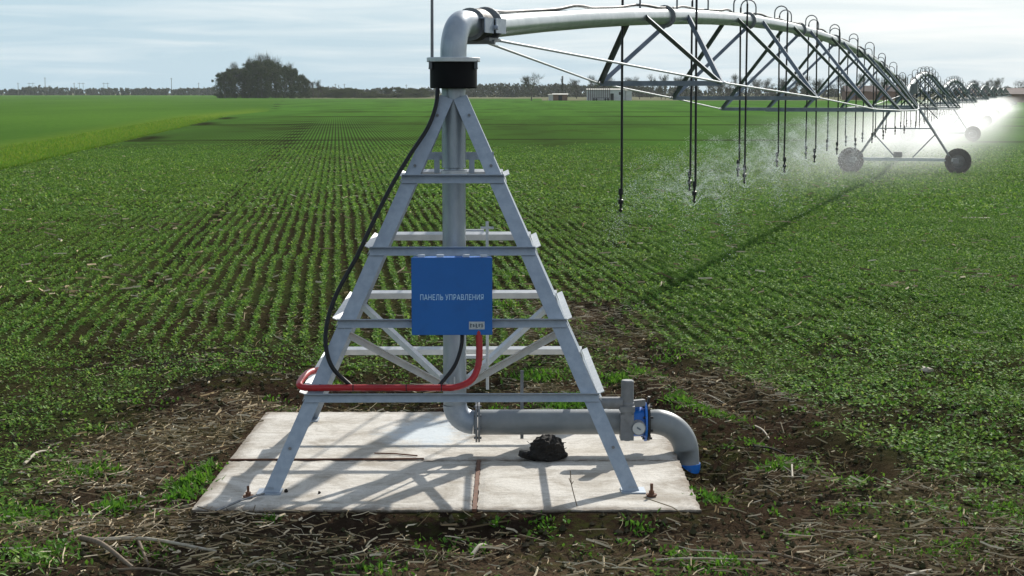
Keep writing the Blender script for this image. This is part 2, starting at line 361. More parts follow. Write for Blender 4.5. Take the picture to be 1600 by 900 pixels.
# ------------------------------------------------------------------ ground sheet
def axis(lo, hi, step, end_lo, end_hi, g):
    a = list(np.arange(lo, hi, step)); s = step; v = a[-1]
    while v < end_hi: s *= g; v += s; a.append(v)
    s = step; v = lo; b = []
    while v > end_lo: s *= g * 1.03; v -= s; b.append(v)
    return np.array(b[::-1] + a)
gx = axis(-6, 6, .045, -5000, 5000, 1.055); gy = axis(10.2, 24, .045, -300, 7000, 1.022)
XX, YY = np.meshgrid(gx, gy); ZZ = gz(XX, YY)
nx, ny = len(gx), len(gy)
V = np.stack([XX, YY, ZZ], -1).reshape(-1, 3)
ii = (np.arange(ny - 1)[:, None] * nx + np.arange(nx - 1)[None, :]).ravel()
F4 = np.stack([ii, ii + 1, ii + nx + 1, ii + nx], 1)
def groundmat():
    m, t, b = principled('field_soil_and_crop', (.05, .035, .025), 1, 0, 0)
    P = N(t, 'ShaderNodeNewGeometry').outputs['Position']
    A = lambda n: N(t, 'ShaderNodeAttribute', attribute_name=n).outputs['Fac']
    soil = mix(t, noise(t, P, 3, 7, .7), (.010, .007, .005), (.040, .026, .018))
    soil = mix(t, ramp(t, noise(t, P, 14, 5, .75), [(.54, 0), (.75, .8)]), soil, (.075, .052, .036))
    soil = mix(t, ramp(t, noise(t, P, .7, 4), [(.5, 0), (.7, .35)]), soil, (.06, .045, .025))
    soil = mix(t, mth(t, 'MULTIPLY', A('straw'), ramp(t, noise(t, P, 22, 5, .8), [(.35, .1), (.65, .9)])), soil, (.16, .115, .075))
    soil = mix(t, mth(t, 'MULTIPLY', A('moss'), ramp(t, noise(t, P, 9, 5, .7), [(.45, 0), (.6, .75)])), soil, (.05, .075, .014))
    # rows
    dt = N(t, 'ShaderNodeVectorMath', operation='DOT_PRODUCT'); dt.inputs[1].default_value = (.9944, .1054, 0)
    t.links.new(P, dt.inputs[0])
    row = mth(t, 'COSINE', mth(t, 'MULTIPLY', dt.outputs['Value'], 2 * PI / .25))
    row = mth(t, 'MULTIPLY_ADD', row, -.5, .5)
    green = mix(t, noise(t, P, 1.3, 6, .7), (.052, .125, .024), (.086, .190, .034))
    green = mix(t, ramp(t, noise(t, mapping(t, P, (.12, .012, 1), rot=(0, 0, .106)), 1.0, 5, .6), [(.4, 0), (.65, .6)]), green, (.044, .092, .024))
    green = mix(t, ramp(t, noise(t, P, 11, 4, .8), [(.55, 0), (.8, .5)]), green, (.02, .045, .012))
    gap = mth(t, 'MULTIPLY', row, A('rows'))
    gr = mix(t, mth(t, 'MULTIPLY', gap, .8), green, (.022, .022, .012))
    c = mix(t, A('cover'), soil, gr)
    bd_ = A('bd')
    wh = mix(t, noise(t, mapping(t, P, (.4, .08, 1)), 1, 6, .65), (.066, .140, .026), (.105, .195, .036))
    wh = mix(t, ramp(t, noise(t, mapping(t, P, (.02, .006, 1)), 1, 4), [(.4, 0), (.6, .7)]), wh, (.050, .110, .024))
    wh = mix(t, ramp(t, noise(t, mapping(t, P, (3, .5, 1)), 1, 5, .75), [(.35, .55), (.65, 0)]), wh, (.035, .085, .014))
    wh = mix(t, ramp(t, mth(t, 'PINGPONG', mth(t, 'ADD', bd_, .0), 11), [(0, .7), (.05, 0)]), wh, (.03, .07, .014))
    wh = mix(t, mth(t, 'MULTIPLY', A('edge'), ramp(t, noise(t, P, .8, 5, .7), [(.3, .3), (.6, 1)])), wh, (.22, .26, .022))
    bd = A('bd'); bn = mth(t, 'MULTIPLY_ADD', noise(t, P, .7, 4, .7), 1.6, mth(t, 'SUBTRACT', bd, .8))
    pt = mth(t, 'MULTIPLY', ramp(t, mth(t, 'MULTIPLY_ADD', mth(t, 'ABSOLUTE', mth(t, 'ADD', bd, .9)), .5, 0), [(.0, 1), (.9, 0)]), ramp(t, noise(t, P, .045, 2), [(.52, 0), (.60, 1)]))
    c = mix(t, mth(t, 'MULTIPLY', pt, .9), c, (.016, .013, .009))
    c = mix(t, ramp(t, bn, [(.0, 0), (.25, 1)]), c, wh)
    far = mix(t, noise(t, mapping(t, P, (.004, .02, 1)), 1, 5), (.09, .10, .05), (.22, .21, .14))
    c = mix(t, A('far'), c, far)
    c = mix(t, mth(t, 'MULTIPLY', A('track'), .85), c, (.014, .016, .009))
    t.links.new(c, b.inputs['Base Color'])
    h = mth(t, 'ADD', noise(t, P, 9, 8, .75), mth(t, 'MULTIPLY', noise(t, P, 40, 4, .7), .3))
    bump(t, b, h, .05, 1)
    return m
ground = fastmesh('ground', V, F4, groundmat(), smooth=True); tag(ground, kind='structure')
def vattr(name, arr):
    a = ground.data.attributes.new(name, 'FLOAT', 'POINT'); a.data.foreach_set('value', np.asarray(arr, np.float32).ravel())
def strawd(x, y):
    s = ell(x, y, -3.35, 15.2, .75, 1.7, -.15) + ell(x, y, -3.0, 17.1, .5, .6) + .9 * ell(x, y, -2.9, 12.4, 1.3, .5) + ell(x, y, 3.5, 13.0, 1.0, .9) \
        + .9 * ell(x, y, 2.4, 12.0, 1.6, .55) + .8 * ell(x, y, 0, 11.4, 3, .5) + .55 * ell(x, y, .9, 24, 1.0, 3.5) + .75 * ell(x, y, .35, 18.2, .5, .5) + .5 * ell(x, y, 2.4, 18.4, .7, 2.2, .35) + .4 * ell(x, y, 2.3, 14.2, .8, .9)
    return np.clip(s, 0, 1)
vg = veg(XX, YY); wh = sst(0, .6, xborder(YY) - XX)
# field end: the crop stops sooner on the right
fend = np.where(XX > .018 * YY, 690, 900)
fend = np.where(XX < xborder(YY), 1900, fend)
vattr('cover', vg * np.clip(.22 + .76 * sst(24, 85, YY) + .45 * sst(.03, .12, XX / np.maximum(YY, 1)) * sst(19, 28, YY), 0, .98))
vattr('rows', (1 - sst(150, 300, YY)) * sst(24, 40, YY) * (1 - .6 * sst(.0, .12, (XX - .01 * YY) / np.maximum(YY, 1))) * sst(0, 1, YY))
vattr('bd', xborder(YY) - XX); vattr('edge', .6 * wh * (1 - sst(1, 9, xborder(YY) - XX)) * (1 - sst(130, 420, YY)))
vattr('far', sst(0, 12, YY - fend)); vattr('track', track(XX, YY) * (1 - wh))
vattr('straw', strawd(XX, YY)); vattr('moss', .55 * (1 - vg) * sst(.52, .66, fbm(XX, YY, .9, 22)) * (padd(XX, YY) < 6))

# ------------------------------------------------------------------ crop plants, weeds, straw (uncountable)
def leaves(name, base, az, tilt, length, width, mat):
    n = len(az); d = np.stack([np.cos(az) * np.cos(tilt), np.sin(az) * np.cos(tilt), np.sin(tilt)], 1)
    s = np.stack([-np.sin(az), np.cos(az), rng.normal(0, .25, n)], 1)
    L = length[:, None]; W = width[:, None] / 2
    V = np.stack([base, base + d * L * .5 + s * W, base + d * L - np.array([0, 0, 1.]) * L * .12, base + d * L * .5 - s * W], 1)
    return fastmesh(name, V, np.arange(4 * n), mat)
def rowplants(y0, y1, inrow, k, lsz, jit, name, rowsp=.25, spread=.05):
    us = np.arange(-40, 60, rowsp); ts = np.arange(y0, y1, inrow)
    U, T = np.meshgrid(us, ts); wobx = np.where(T < 60, (vnoise(U * 2, T, 1.6, 77) - .5) * .10, 0); U = U + rng.normal(0, jit, U.shape) + wobx; T = T + rng.uniform(-inrow / 2, inrow / 2, T.shape)
    X = (U - .1054 * T) / .9944; Y = T
    ok = (np.abs(X) < .335 * Y + 7) & (X > xborder(Y) + .3) & (rng.random(X.shape) < np.where(Y > 22, veg(X, Y) ** .45, veg(X, Y)) * 1.12 * (1 - sst(58, 112, Y))) & (padd(X, Y) > .1)
    X, Y = X[ok], Y[ok]; n = len(X); size = (.5 + 1.0 * rng.random(n)) * (.75 + .5 * fbm(X, Y, 2.5, 40))
    X = np.repeat(X, k); Y = np.repeat(Y, k); size = np.repeat(size, k); m = len(X)
    ox = rng.normal(0, spread, m) * size; oy = rng.normal(0, spread, m) * size
    base = np.stack([X + ox, Y + oy, gz(X, Y) + rng.uniform(.0, .065, m) * size], 1)
    leaves(name, base, rng.uniform(0, 2 * PI, m), rng.normal(.35, .4, m), lsz * size * rng.uniform(.6, 1.4, m), lsz * .62 * size * rng.uniform(.7, 1.3, m), CROP)
    return n
rowplants(10.4, 22, .055, 11, .040, .055, 'crop_plants', spread=.055)
rowplants(22, 46, .045, 7, .044, .010, 'crop_plants', spread=.019)
rowplants(46, 112, .08, 4, .078, .012, 'crop_plants', spread=.024)
for o in COL.objects:
    if o.name.startswith('crop_plants'): tag(o, kind='stuff')
for nm, lab in (('crop_plants', 'low green crop seedlings nearest the concrete slabs'), ('crop_plants.001', 'low green crop seedlings in rows behind the tower'), ('crop_plants.002', 'low green crop seedlings further out along the rows')):
    tag(bpy.data.objects[nm], lab, 'crop')

def tufts(name, spots, mat, lab):
    B, A_, T_, L_, W_ = [], [], [], [], []
    for (x, y, r, n, h) in spots:
        q = rng.normal(0, r / 2, (n, 2)); X = x + q[:, 0]; Y = y + q[:, 1] * 1.1
        B.append(np.stack([X, Y, gz(X, Y)], 1)); A_.append(rng.uniform(0, 2 * PI, n)); T_.append(rng.normal(.75, .35, n)); L_.append(h * rng.uniform(.5, 1.3, n)); W_.append(rng.uniform(.012, .035, n))
    o = leaves(name, np.concatenate(B), np.concatenate(A_), np.concatenate(T_), np.concatenate(L_), np.concatenate(W_), mat)
    return tag(o, lab, 'weeds', kind='stuff')
G = lambda px, py: at(px, py)[:2]
spots = []
for px, py, r, n, h in [(880, 632, .30, 420, .11), (905, 628, .2, 200, .1), (150, 742, .22, 220, .11), (300, 765, .22, 260, .10), (285, 785, .2, 200, .08), (325, 745, .15, 120, .08),
                        (180, 792, .2, 160, .10), (130, 740, .15, 120, .1), (1090, 640, .25, 150, .07), (1130, 650, .3, 200, .07), (1060, 632, .2, 160, .09), (960, 598, .22, 220, .09), (1000, 590, .25, 150, .08),
                        (840, 590, .35, 260, .1), (775, 560, .3, 160, .08), (1240, 715, .18, 60, .06), (1180, 700, .2, 80, .06), (1215, 740, .25, 130, .08), (1110, 790, .2, 130, .07), (1090, 770, .12, 100, .06),
                        (960, 800, .12, 80, .07), (700, 855, .3, 110, .06), (580, 890, .3, 130, .07), (850, 830, .2, 90, .05), (1090, 880, .35, 240, .06), (1140, 880, .3, 160, .06), (1320, 745, .25, 120, .06),
                        (1480, 860, .4, 260, .08), (1560, 800, .4, 220, .09), (1330, 800, .3, 120, .06), (1000, 830, .2, 70, .06), (60, 880, .35, 260, .09), (40, 810, .3, 220, .1), (230, 870, .2, 90, .06), (620, 815, .25, 90, .04), (540, 798, .2, 70, .04),
                        (450, 640, .2, 70, .06), (560, 690, .01, 3, .02), (1050, 560, .3, 120, .07), (800, 430, .5, 260, .09), (780, 480, .4, 180, .08), (1345, 870, .25, 90, .05), (1240, 840, .2, 70, .05), (395, 895, .3, 90, .05)]:
    x, y = G(px, py); spots.append((x, y, r, n, h))
for k in range(150):
    x = rng.uniform(-4.5, 5.5); y = rng.uniform(10.6, 22)
    if padd(x, y) > .12: spots.append((x, y, rng.uniform(.05, .2), int(rng.uniform(12, 55)), rng.uniform(.03, .07)))
spots = [q for q in spots if padd(q[0], q[1]) > .02]
tufts('weeds', spots, WEED, 'bright green weeds and grass tufts on the bare soil around the slabs')

def strawmesh(name, X, Y, L, W, lift, lab):
    n = len(X); az = rng.uniform(0, 2 * PI, n); el = rng.normal(0, .16, n)
    d = np.stack([np.cos(az) * np.cos(el), np.sin(az) * np.cos(el), np.sin(el)], 1); s = np.stack([-np.sin(az), np.cos(az), 0 * az], 1)
    c = np.stack([X, Y, gz(X, Y) + lift], 1); up = np.array([0, 0, 1.]); V = []
    bend = rng.normal(0, .12, n)[:, None] * L[:, None] * s
    for e in (-1, 0, 1):
        p = c + d * (L[:, None] / 2 * e) + (bend if e == 0 else 0)
        for (a, b) in ((-1, 0), (1, 0), (0, 1.2)): V.append(p + s * (W[:, None] / 2 * a) + up * (W[:, None] / 1.4 * b))
    V = np.stack(V, 1)
    idx = np.array([[0, 1, 4, 3], [1, 2, 5, 4], [2, 0, 3, 5], [3, 4, 7, 6], [4, 5, 8, 7], [5, 3, 6, 8]])
    F = (np.arange(n)[:, None, None] * 9 + idx[None]).reshape(-1, 4)
    return tag(fastmesh(name, V, F, STRAW), lab, 'straw', kind='stuff')
M_ = 110000
X = rng.uniform(-6, 7, M_); Y = rng.uniform(10.4, 27, M_); pr = strawd(X, Y) ** 1.2 * (.35 + 1.3 * (fbm(X, Y, .8, 52) > .47)) + .07 * (fbm(X, Y, 1, 50) > .45) + .012
ok = (rng.random(M_) < pr) & (padd(X, Y) > .03); X, Y = X[ok], Y[ok]; n = len(X)
strawmesh('straw', X, Y, (.02 + .22 * rng.random(n) ** 2.2) * (1 + (rng.random(n) < .06)), np.where(rng.random(n) < .12, rng.uniform(.009, .017, n), rng.uniform(.0025, .009, n)), rng.uniform(.005, .07, n) * (.4 + strawd(X, Y)), 'tangled tan straw and dry stalks lying around the slabs')
M_ = 3800; Y = 27 + 60 * rng.random(M_) ** 1.4; X = rng.uniform(-.34, .34, M_) * Y
ok = (X > xborder(Y) + 1) & (rng.random(M_) < .25 + .5 * (fbm(X, Y, 7, 61) > .5)); X, Y = X[ok], Y[ok]; n = len(X)
strawmesh('straw', X, Y, rng.uniform(.06, .32, n), rng.uniform(.012, .035, n), rng.uniform(.04, .09, n), 'pale bits of dry stalk scattered between the crop rows')

M_ = 26000; X = rng.uniform(-5.5, 6, M_); Y = rng.uniform(10.4, 22, M_); ok = (rng.random(M_) < .15 + (1 - veg(X, Y)) * .8) & (padd(X, Y) > .05); X, Y = X[ok], Y[ok]; n = len(X)
sz_ = .006 + .030 * rng.random(n) ** 3; base_ = np.array([[1, 0, 0], [0, 1, 0], [-1, 0, 0], [0, -1, 0], [0, 0, 1], [0, 0, -1.]]); q = base_[None] * rng.uniform(.6, 1.3, (n, 6, 1)) + rng.normal(0, .15, (n, 6, 3))
V = np.stack([X, Y, gz(X, Y) + sz_ * .3], 1)[:, None] + q * sz_[:, None, None]; idx = np.array([[0, 1, 4], [1, 2, 4], [2, 3, 4], [3, 0, 4], [1, 0, 5], [2, 1, 5], [3, 2, 5], [0, 3, 5]])
SOILM = leafmat('soil_crumbs', [(.018, .011, .007), (.045, .03, .02), (.085, .06, .042)], 0)
tag(fastmesh('soil_crumbs', V, (np.arange(n)[:, None, None] * 6 + idx[None]).reshape(-1, 3), SOILM, F=3), 'loose crumbs of dark soil around the slabs', 'soil', kind='stuff')

# wheat edge: taller, yellowish blades along the border of the left field
M_ = 40000; Y = rng.uniform(42, 240, M_); Y = 42 + (Y - 42) * rng.random(M_) ** .5; dd = rng.random(M_) ** 2.2 * 5; X = xborder(Y) - dd - .1 + .5 * (vnoise(Y, Y * 0, 3, 4) - .5)
leaves('wheat', np.stack([X, Y, gz(X, Y) - .02], 1), rng.uniform(0, 2 * PI, M_), rng.normal(1.2, .2, M_), rng.uniform(.10, .28, M_), rng.uniform(.02, .06, M_), WHEAT)
tag(bpy.data.objects['wheat'], 'taller yellow-green cereal along the edge of the left field', 'cereal', kind='stuff')

# ------------------------------------------------------------------ concrete slabs and what lies on them
def slab(x0, x1, y0, y1, lab):
    nx_, ny_ = max(2, int((x1 - x0) / .05)), max(2, int((y1 - y0) / .05)); V = []; F = []
    for zt in (0, 1):
        for j in range(ny_ + 1):
            for i in range(nx_ + 1):
                x = x0 + (x1 - x0) * i / nx_; y = y0 + (y1 - y0) * j / ny_
                e = (i in (0, nx_)) or (j in (0, ny_))
                r = random.Random(int((x * 997 + y * 313) * 50)).uniform(-1, 1) * .007 if e else 0
                V.append((x + r, y + r, (-.22 if zt == 0 else (-.008 + r * .6 if e else random.uniform(-.0015, .0015)))))
    W_ = nx_ + 1; K = W_ * (ny_ + 1)
    for j in range(ny_):
        for i in range(nx_): a = K + j * W_ + i; F.append((a, a + 1, a + W_ + 1, a + W_))
    for i in range(nx_):
        F.append((i, i + 1, K + i + 1, K + i)); a = ny_ * W_ + i; F.append((a + 1, a, K + a, K + a + 1))
    for j in range(ny_):
        a = j * W_; F.append((a + W_, a, K + a, K + a + W_)); a = j * W_ + nx_; F.append((a, a + W_, K + a + W_, K + a))
    m = MB(); m.add(V, F); return tag(m.build('concrete_slab', CONC), lab, 'slab', 'concrete slabs under the tower')
SX, SY = -.30, 14.58
slab(PADX0, PADX1, SY + .012, PADY1, 'wide pale concrete slab at the back under the riser pipe')
slab(PADX0, SX - .02, PADY0, SY - .012, 'front left concrete slab crossed by tower shadows')
slab(SX + .02, PADX1, PADY0, SY - .012, 'front right concrete slab beside the grey pipe bend')
tag(MB().box((SX, (PADY0 + SY) / 2, -.013), (.034, SY - PADY0 + .02, .03)).build('rusty_strip', RUST), 'rusty steel strip in the gap between the front slabs', 'metal strip')
p = [at(355, 721, .012), at(500, 719, .012), at(610, 717, .012), at(662, 716.5, .014)]
tag(MB().tube([(a[0], SY + .01 + .012 * i, .0) for i, a in enumerate(p)], .011, 6).build('rusty_rod', RUST), 'thin rusty rod lying along the slab joint', 'rod')
tag(MB().tube([at(585, 708, .01), at(620, 709, .01), at(652, 712, .012)], .007, 6).build('rusty_rod', RUST), 'short rusty wire end lying on the rear slab', 'rod')

def lump():
    bm = bmesh.new(); bmesh.ops.create_icosphere(bm, subdivisions=4, radius=1)
    for v in bm.verts:
        c = v.co.copy(); n = fbm(np.array(c.x * 1.3 + c.z * 2), np.array(c.y * 1.3 + c.z), .9, 70, 4); n2 = fbm(np.array(c.x - c.z * 3.1), np.array(c.y + c.z * 2.2), .25, 71, 3)
        v.co = c * (.68 + .55 * float(n) + .35 * float(n2)); v.co.x *= .135 + .04 * (c.z < -.2); v.co.y *= .14; v.co.z *= .115
        if v.co.z < -.08: v.co.z = -.08
    me = bpy.data.meshes.new('earth_clod'); bm.to_mesh(me); bm.free(); me.materials.append(CLOD)
    o = bpy.data.objects.new('earth_clod', me); COL.objects.link(o); o.location = (.31, 14.62, .085)
    m = MB()
    for k in range(70):
        a = random.uniform(0, 2 * PI); r = random.uniform(.02, .14); p0 = np.array((r * math.cos(a), r * math.sin(a) * .8, random.uniform(-.07, .07)))
        m.tube([p0, p0 + np.array((random.gauss(0, .05), random.gauss(0, .04), random.uniform(-.02, .05)))], .003, 4)
    m.box((-.17, -.02, -.05), (.14, .1, .05), Matrix.Rotation(.3, 3, 'Z') @ Matrix.Rotation(.3, 3, 'Y'))
    m.build('root_fibre', CLOD, o)
    tag(o, 'black rooty clod of earth on the slab under the grey pipe', 'clod')
lump()
for k, (px, py, s) in enumerate([(433, 764, .022), (447, 769, .018), (499, 771, .012)]):
    a = at(px, py, 0); bm = bmesh.new(); bmesh.ops.create_icosphere(bm, subdivisions=2, radius=s)
    for v in bm.verts: v.co *= random.uniform(.75, 1.2)
    me = bpy.data.meshes.new('soil_crumb'); bm.to_mesh(me); bm.free(); me.materials.append(CLOD); o = bpy.data.objects.new('soil_crumb', me); COL.objects.link(o); o.location = (a[0], a[1], s * .6)
    tag(o, ['largest of the dark crumbs beside the left foot of the tower', 'middle dark crumb on the slab right of the left foot', 'tiny dark crumb on the slab farthest right of the left foot'][k], 'crumb', 'soil crumbs by the left foot')

def anchor(px, py, h, lab, r=.011):
    a = at(px, py, 0); m = MB(); m.tube([(0, 0, -.05), (0, 0, h)], r, 10)
    t = empty('anchor_bolt', (a[0], a[1], 0), 0, lab, 'bolt'); m.build('rod', RUST, t)
    MB().lathe([(0, .022), (.045, .022), (.045, .012), (.035, 0)], (0, 0, 0), n=16, smooth=False).build('washer', RUST, t)
    MB().lathe([(0, .05), (.024, .05), (.024, .022)], (0, 0, 0), n=6, smooth=False).build('nut', RUST, t)
anchor(1018, 776, .11, 'rusty anchor bolt right of the front right tower foot', .013)
anchor(388, 778, .10, 'dull anchor bolt left of the front left tower foot')

# bent strip at the left foot
a, b = at(338, 798, .02), at(412, 771, .03)
m = MB(); m.beam(a, (a + b) / 2 + (0, 0, .012), .028, .008); m.beam((a + b) / 2 + (0, 0, .012), b, .028, .008)
tag(m.build('metal_strip', RIM), 'bent grey metal strip poking out from the front left foot', 'metal strip')

# ------------------------------------------------------------------ pivot tower
A0, AT, ZT = 1.56, .108, 3.30
def hw(z): return A0 + (AT - A0) * z / ZT
tower = empty('pivot_tower', (PX, PY, 0), .016, 'four-legged galvanised pyramid tower holding the upright pivot pipe on the slabs', 'tower')
LW = .125
for sx in (-1, 1):
    for sy in (-1, 1):
        p0 = np.array((sx * A0, sy * A0, .012)); p1 = np.array((sx * hw(3.28), sy * hw(3.28), 3.28))
        m = MB(); m.angle(p0, p1, (-sx, 0, 0), (0, -sy, 0), LW, .008)
        bolts = []
        for z in (.35, .76, 1.356, 1.95, 2.66, 3.1):   # bolt heads on the front flange
            c = np.array((sx * (hw(z) - .055), sy * (hw(z) + .004), z)); bolts.append(MB().cyl(c, c + np.array((0, sy * .014, 0)), .014, 6))
        leg = m.build('leg', GALV, tower); [b_.build('bolt_head', GREYD, leg) for b_ in bolts]
        f = MB(); f.box((sx * (A0 - .05), sy * (A0 - .04), .006), (.2, .2, .012)); f.box((sx * (A0 - .05), sy * (A0 - .012), .03), (.07, .008, .04))
        f.build('foot_plate', GALV, leg)
BW = .058
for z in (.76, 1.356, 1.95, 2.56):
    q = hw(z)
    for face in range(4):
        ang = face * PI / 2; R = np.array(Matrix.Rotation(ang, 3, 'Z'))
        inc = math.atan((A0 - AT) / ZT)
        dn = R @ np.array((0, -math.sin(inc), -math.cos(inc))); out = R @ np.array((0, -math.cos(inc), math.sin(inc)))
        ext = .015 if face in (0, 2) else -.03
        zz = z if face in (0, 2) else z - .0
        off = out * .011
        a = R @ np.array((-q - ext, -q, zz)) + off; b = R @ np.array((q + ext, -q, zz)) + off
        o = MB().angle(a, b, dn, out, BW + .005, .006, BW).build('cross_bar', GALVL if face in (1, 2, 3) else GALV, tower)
# short dark rear bars with hangers near the sleeve
m = MB(); q = hw(2.72)
m.beam((-q, .26, 2.72), (q, .26, 2.72), .02, .07); m.beam((-.16, .23, 2.56), (-.16, .23, 2.72), .05, .02, (0, 1, 0)); m.beam((.16, .23, 2.56), (.16, .23, 2.72), .05, .02, (0, 1, 0))
m.build('bearing_bracket', GALV, tower)
for sx in (-1, 1):
    for sy in (-1, 1):
        z = 1.30; q = hw(z) - .03
        MB().angle((sx * q, sy * q, z), (sx * .10, sy * .06, .66), (0, 0, -1), (0, sy, 0), .055, .006).build('diagonal_brace', GALVL, tower)
m = MB(); m.box((0, 0, .66), (.27, .012, .13)); m.box((0, 0, .66), (.012, .27, .13)); m.build('brace_bracket', GALVL, tower)
# riser
R0 = .106
m = MB(); m.tube([(0, 0, .45), (0, 0, 2.60)], R0, 32, False); rp = m.build('riser_pipe', GALVP, tower)
m = MB(); m.lathe([(R0, 2.545), (R0 + .012, 2.55), (R0 + .012, 2.60), (.09, 2.605)], (0, 0, 0)); m.build('collar', GALVL, rp)
m = MB(); m.tube([(0, 0, 2.625), (0, 0, 3.36)], .108, 32, False); m.lathe([(.09, 2.60), (.085, 2.626)], (0, 0, 0)); m.build('upper_sleeve', GALVP, tower)
m = MB(); m.tube([(0, 0, .45)] + arc((.17, 0, .45), .17, PI, 1.5 * PI, (1, 0, 0), (0, 0, 1), 10)[1:], R0 + .004, 28, False)
el = m.build('base_elbow', GALV, rp)
# slender rod and pipe beside the riser
m = MB(); m.cyl((.30, .2, .55), (.30, .2, 2.12), .014, 8); m.beam((.08, .28, 2.03), (.27, .28, 2.03), .03, .02); m.cyl((.24, .2, 2.06), (.36, .2, 2.06), .012, 8)
m.build('drain_pipe', GALVL, tower)
m = MB(); m.beam((.1, .2, .86), (.30, .2, .86), .05, .03); m.build('ladder_step', GALVL, tower)
# collector drum
m = MB(); m.lathe([(0, 3.335), (.205, 3.335), (.212, 3.345), (.212, 3.57)], (0, 0, 0), n=40, smooth=True)
drum = m.build('collector_drum', DRUM, tower)
m = MB(); m.lathe([(.0, 3.571), (.236, 3.571), (.240, 3.576), (.240, 3.606), (.236, 3.611), (.0, 3.611)], (0, 0, 0), n=40, smooth=False)
m.build('drum_lid', GALVL, drum)
for an in (-2.7, -.45, .9, 2.4):
    c = np.array((math.cos(an) * .225, math.sin(an) * .225, 3.55)); m = MB(); m.box(c, (.03, .03, .07)); m.cyl(c - (0, 0, .045), c - (0, 0, .03), .018, 8); m.build('lid_clamp', RIM, drum)
m = MB(); m.tube([(-.19, -.05, 3.61), (-.185, -.05, 4.6)], [.014, .012], 8); m.build('antenna_rod', GREYD, tower)
# head elbow, turned along the lateral
d = np.array((math.cos(math.atan2(DY, DX) - .016), math.sin(math.atan2(DY, DX) - .016), 0)); zz = np.array((0, 0, 1.)); RB = .27
m = MB(); c = d * RB + zz * (3.925 - RB)
pth = [(0, 0, 3.61), (0, 0, 3.925 - RB - .001)] + arc(c, RB, PI, PI / 2, d, zz, 14)[1:] + [d * (RB + .22) + zz * 3.925]
m.tube(pth, .118, 32, False); m.build('head_elbow', GALVP, tower)

# ------------------------------------------------------------------ flexible joint + spans (local frame: x along the machine, y to its left, z up)
ROTL = math.atan2(DY, DX)
joint = empty('swivel_joint', (PX + DX * .55, PY + DY * .55, 0), ROTL, 'black rubber boot joint with grey brackets between elbow and long pipe', 'pipe joint')
m = MB(); m.lathe([(.118, -.05), (.135, -.03), (.15, .04), (.155, .14), (.145, .22), (.125, .30)], (0, 0, 3.925), (1, 0, 0)); m.build('rubber_boot', BLACK, joint)
m = MB(); m.lathe([(0, .34), (.17, .34), (.175, .35), (.175, .375), (.17, .38), (.11, .38)], (0, 0, 3.93), (1, 0, 0), smooth=False)
m.build('joint_flange', GREYD, joint); m = MB(); m.lathe([(.11, -.09), (.15, -.09), (.15, -.07), (.11, -.07)], (0, 0, 3.925), (1, 0, 0), smooth=False); m.build('joint_flange', GREYD, joint)
for sy in (-1, 1):
    m = MB(); m.box((-.02, sy * .165, 3.91), (.26, .010, .13)); m.box((-.02, sy * .14, 3.978), (.26, .06, .008)); m.box((.27, sy * .185, 3.915), (.30, .010, .13)); m.box((.27, sy * .16, 3.983), (.30, .06, .008))
    m.cyl((.12, sy * .15, 3.90), (.12, sy * .21, 3.90), .022, 8); m.build('joint_bracket', GALV, joint)
m = MB(); m.box((.25, 0, 3.79), (.32, .26, .035)); m.cyl((.2, -.15, 3.77), (.2, .15, 3.77), .022, 10); m.build('lower_bracket', GREYD, joint)

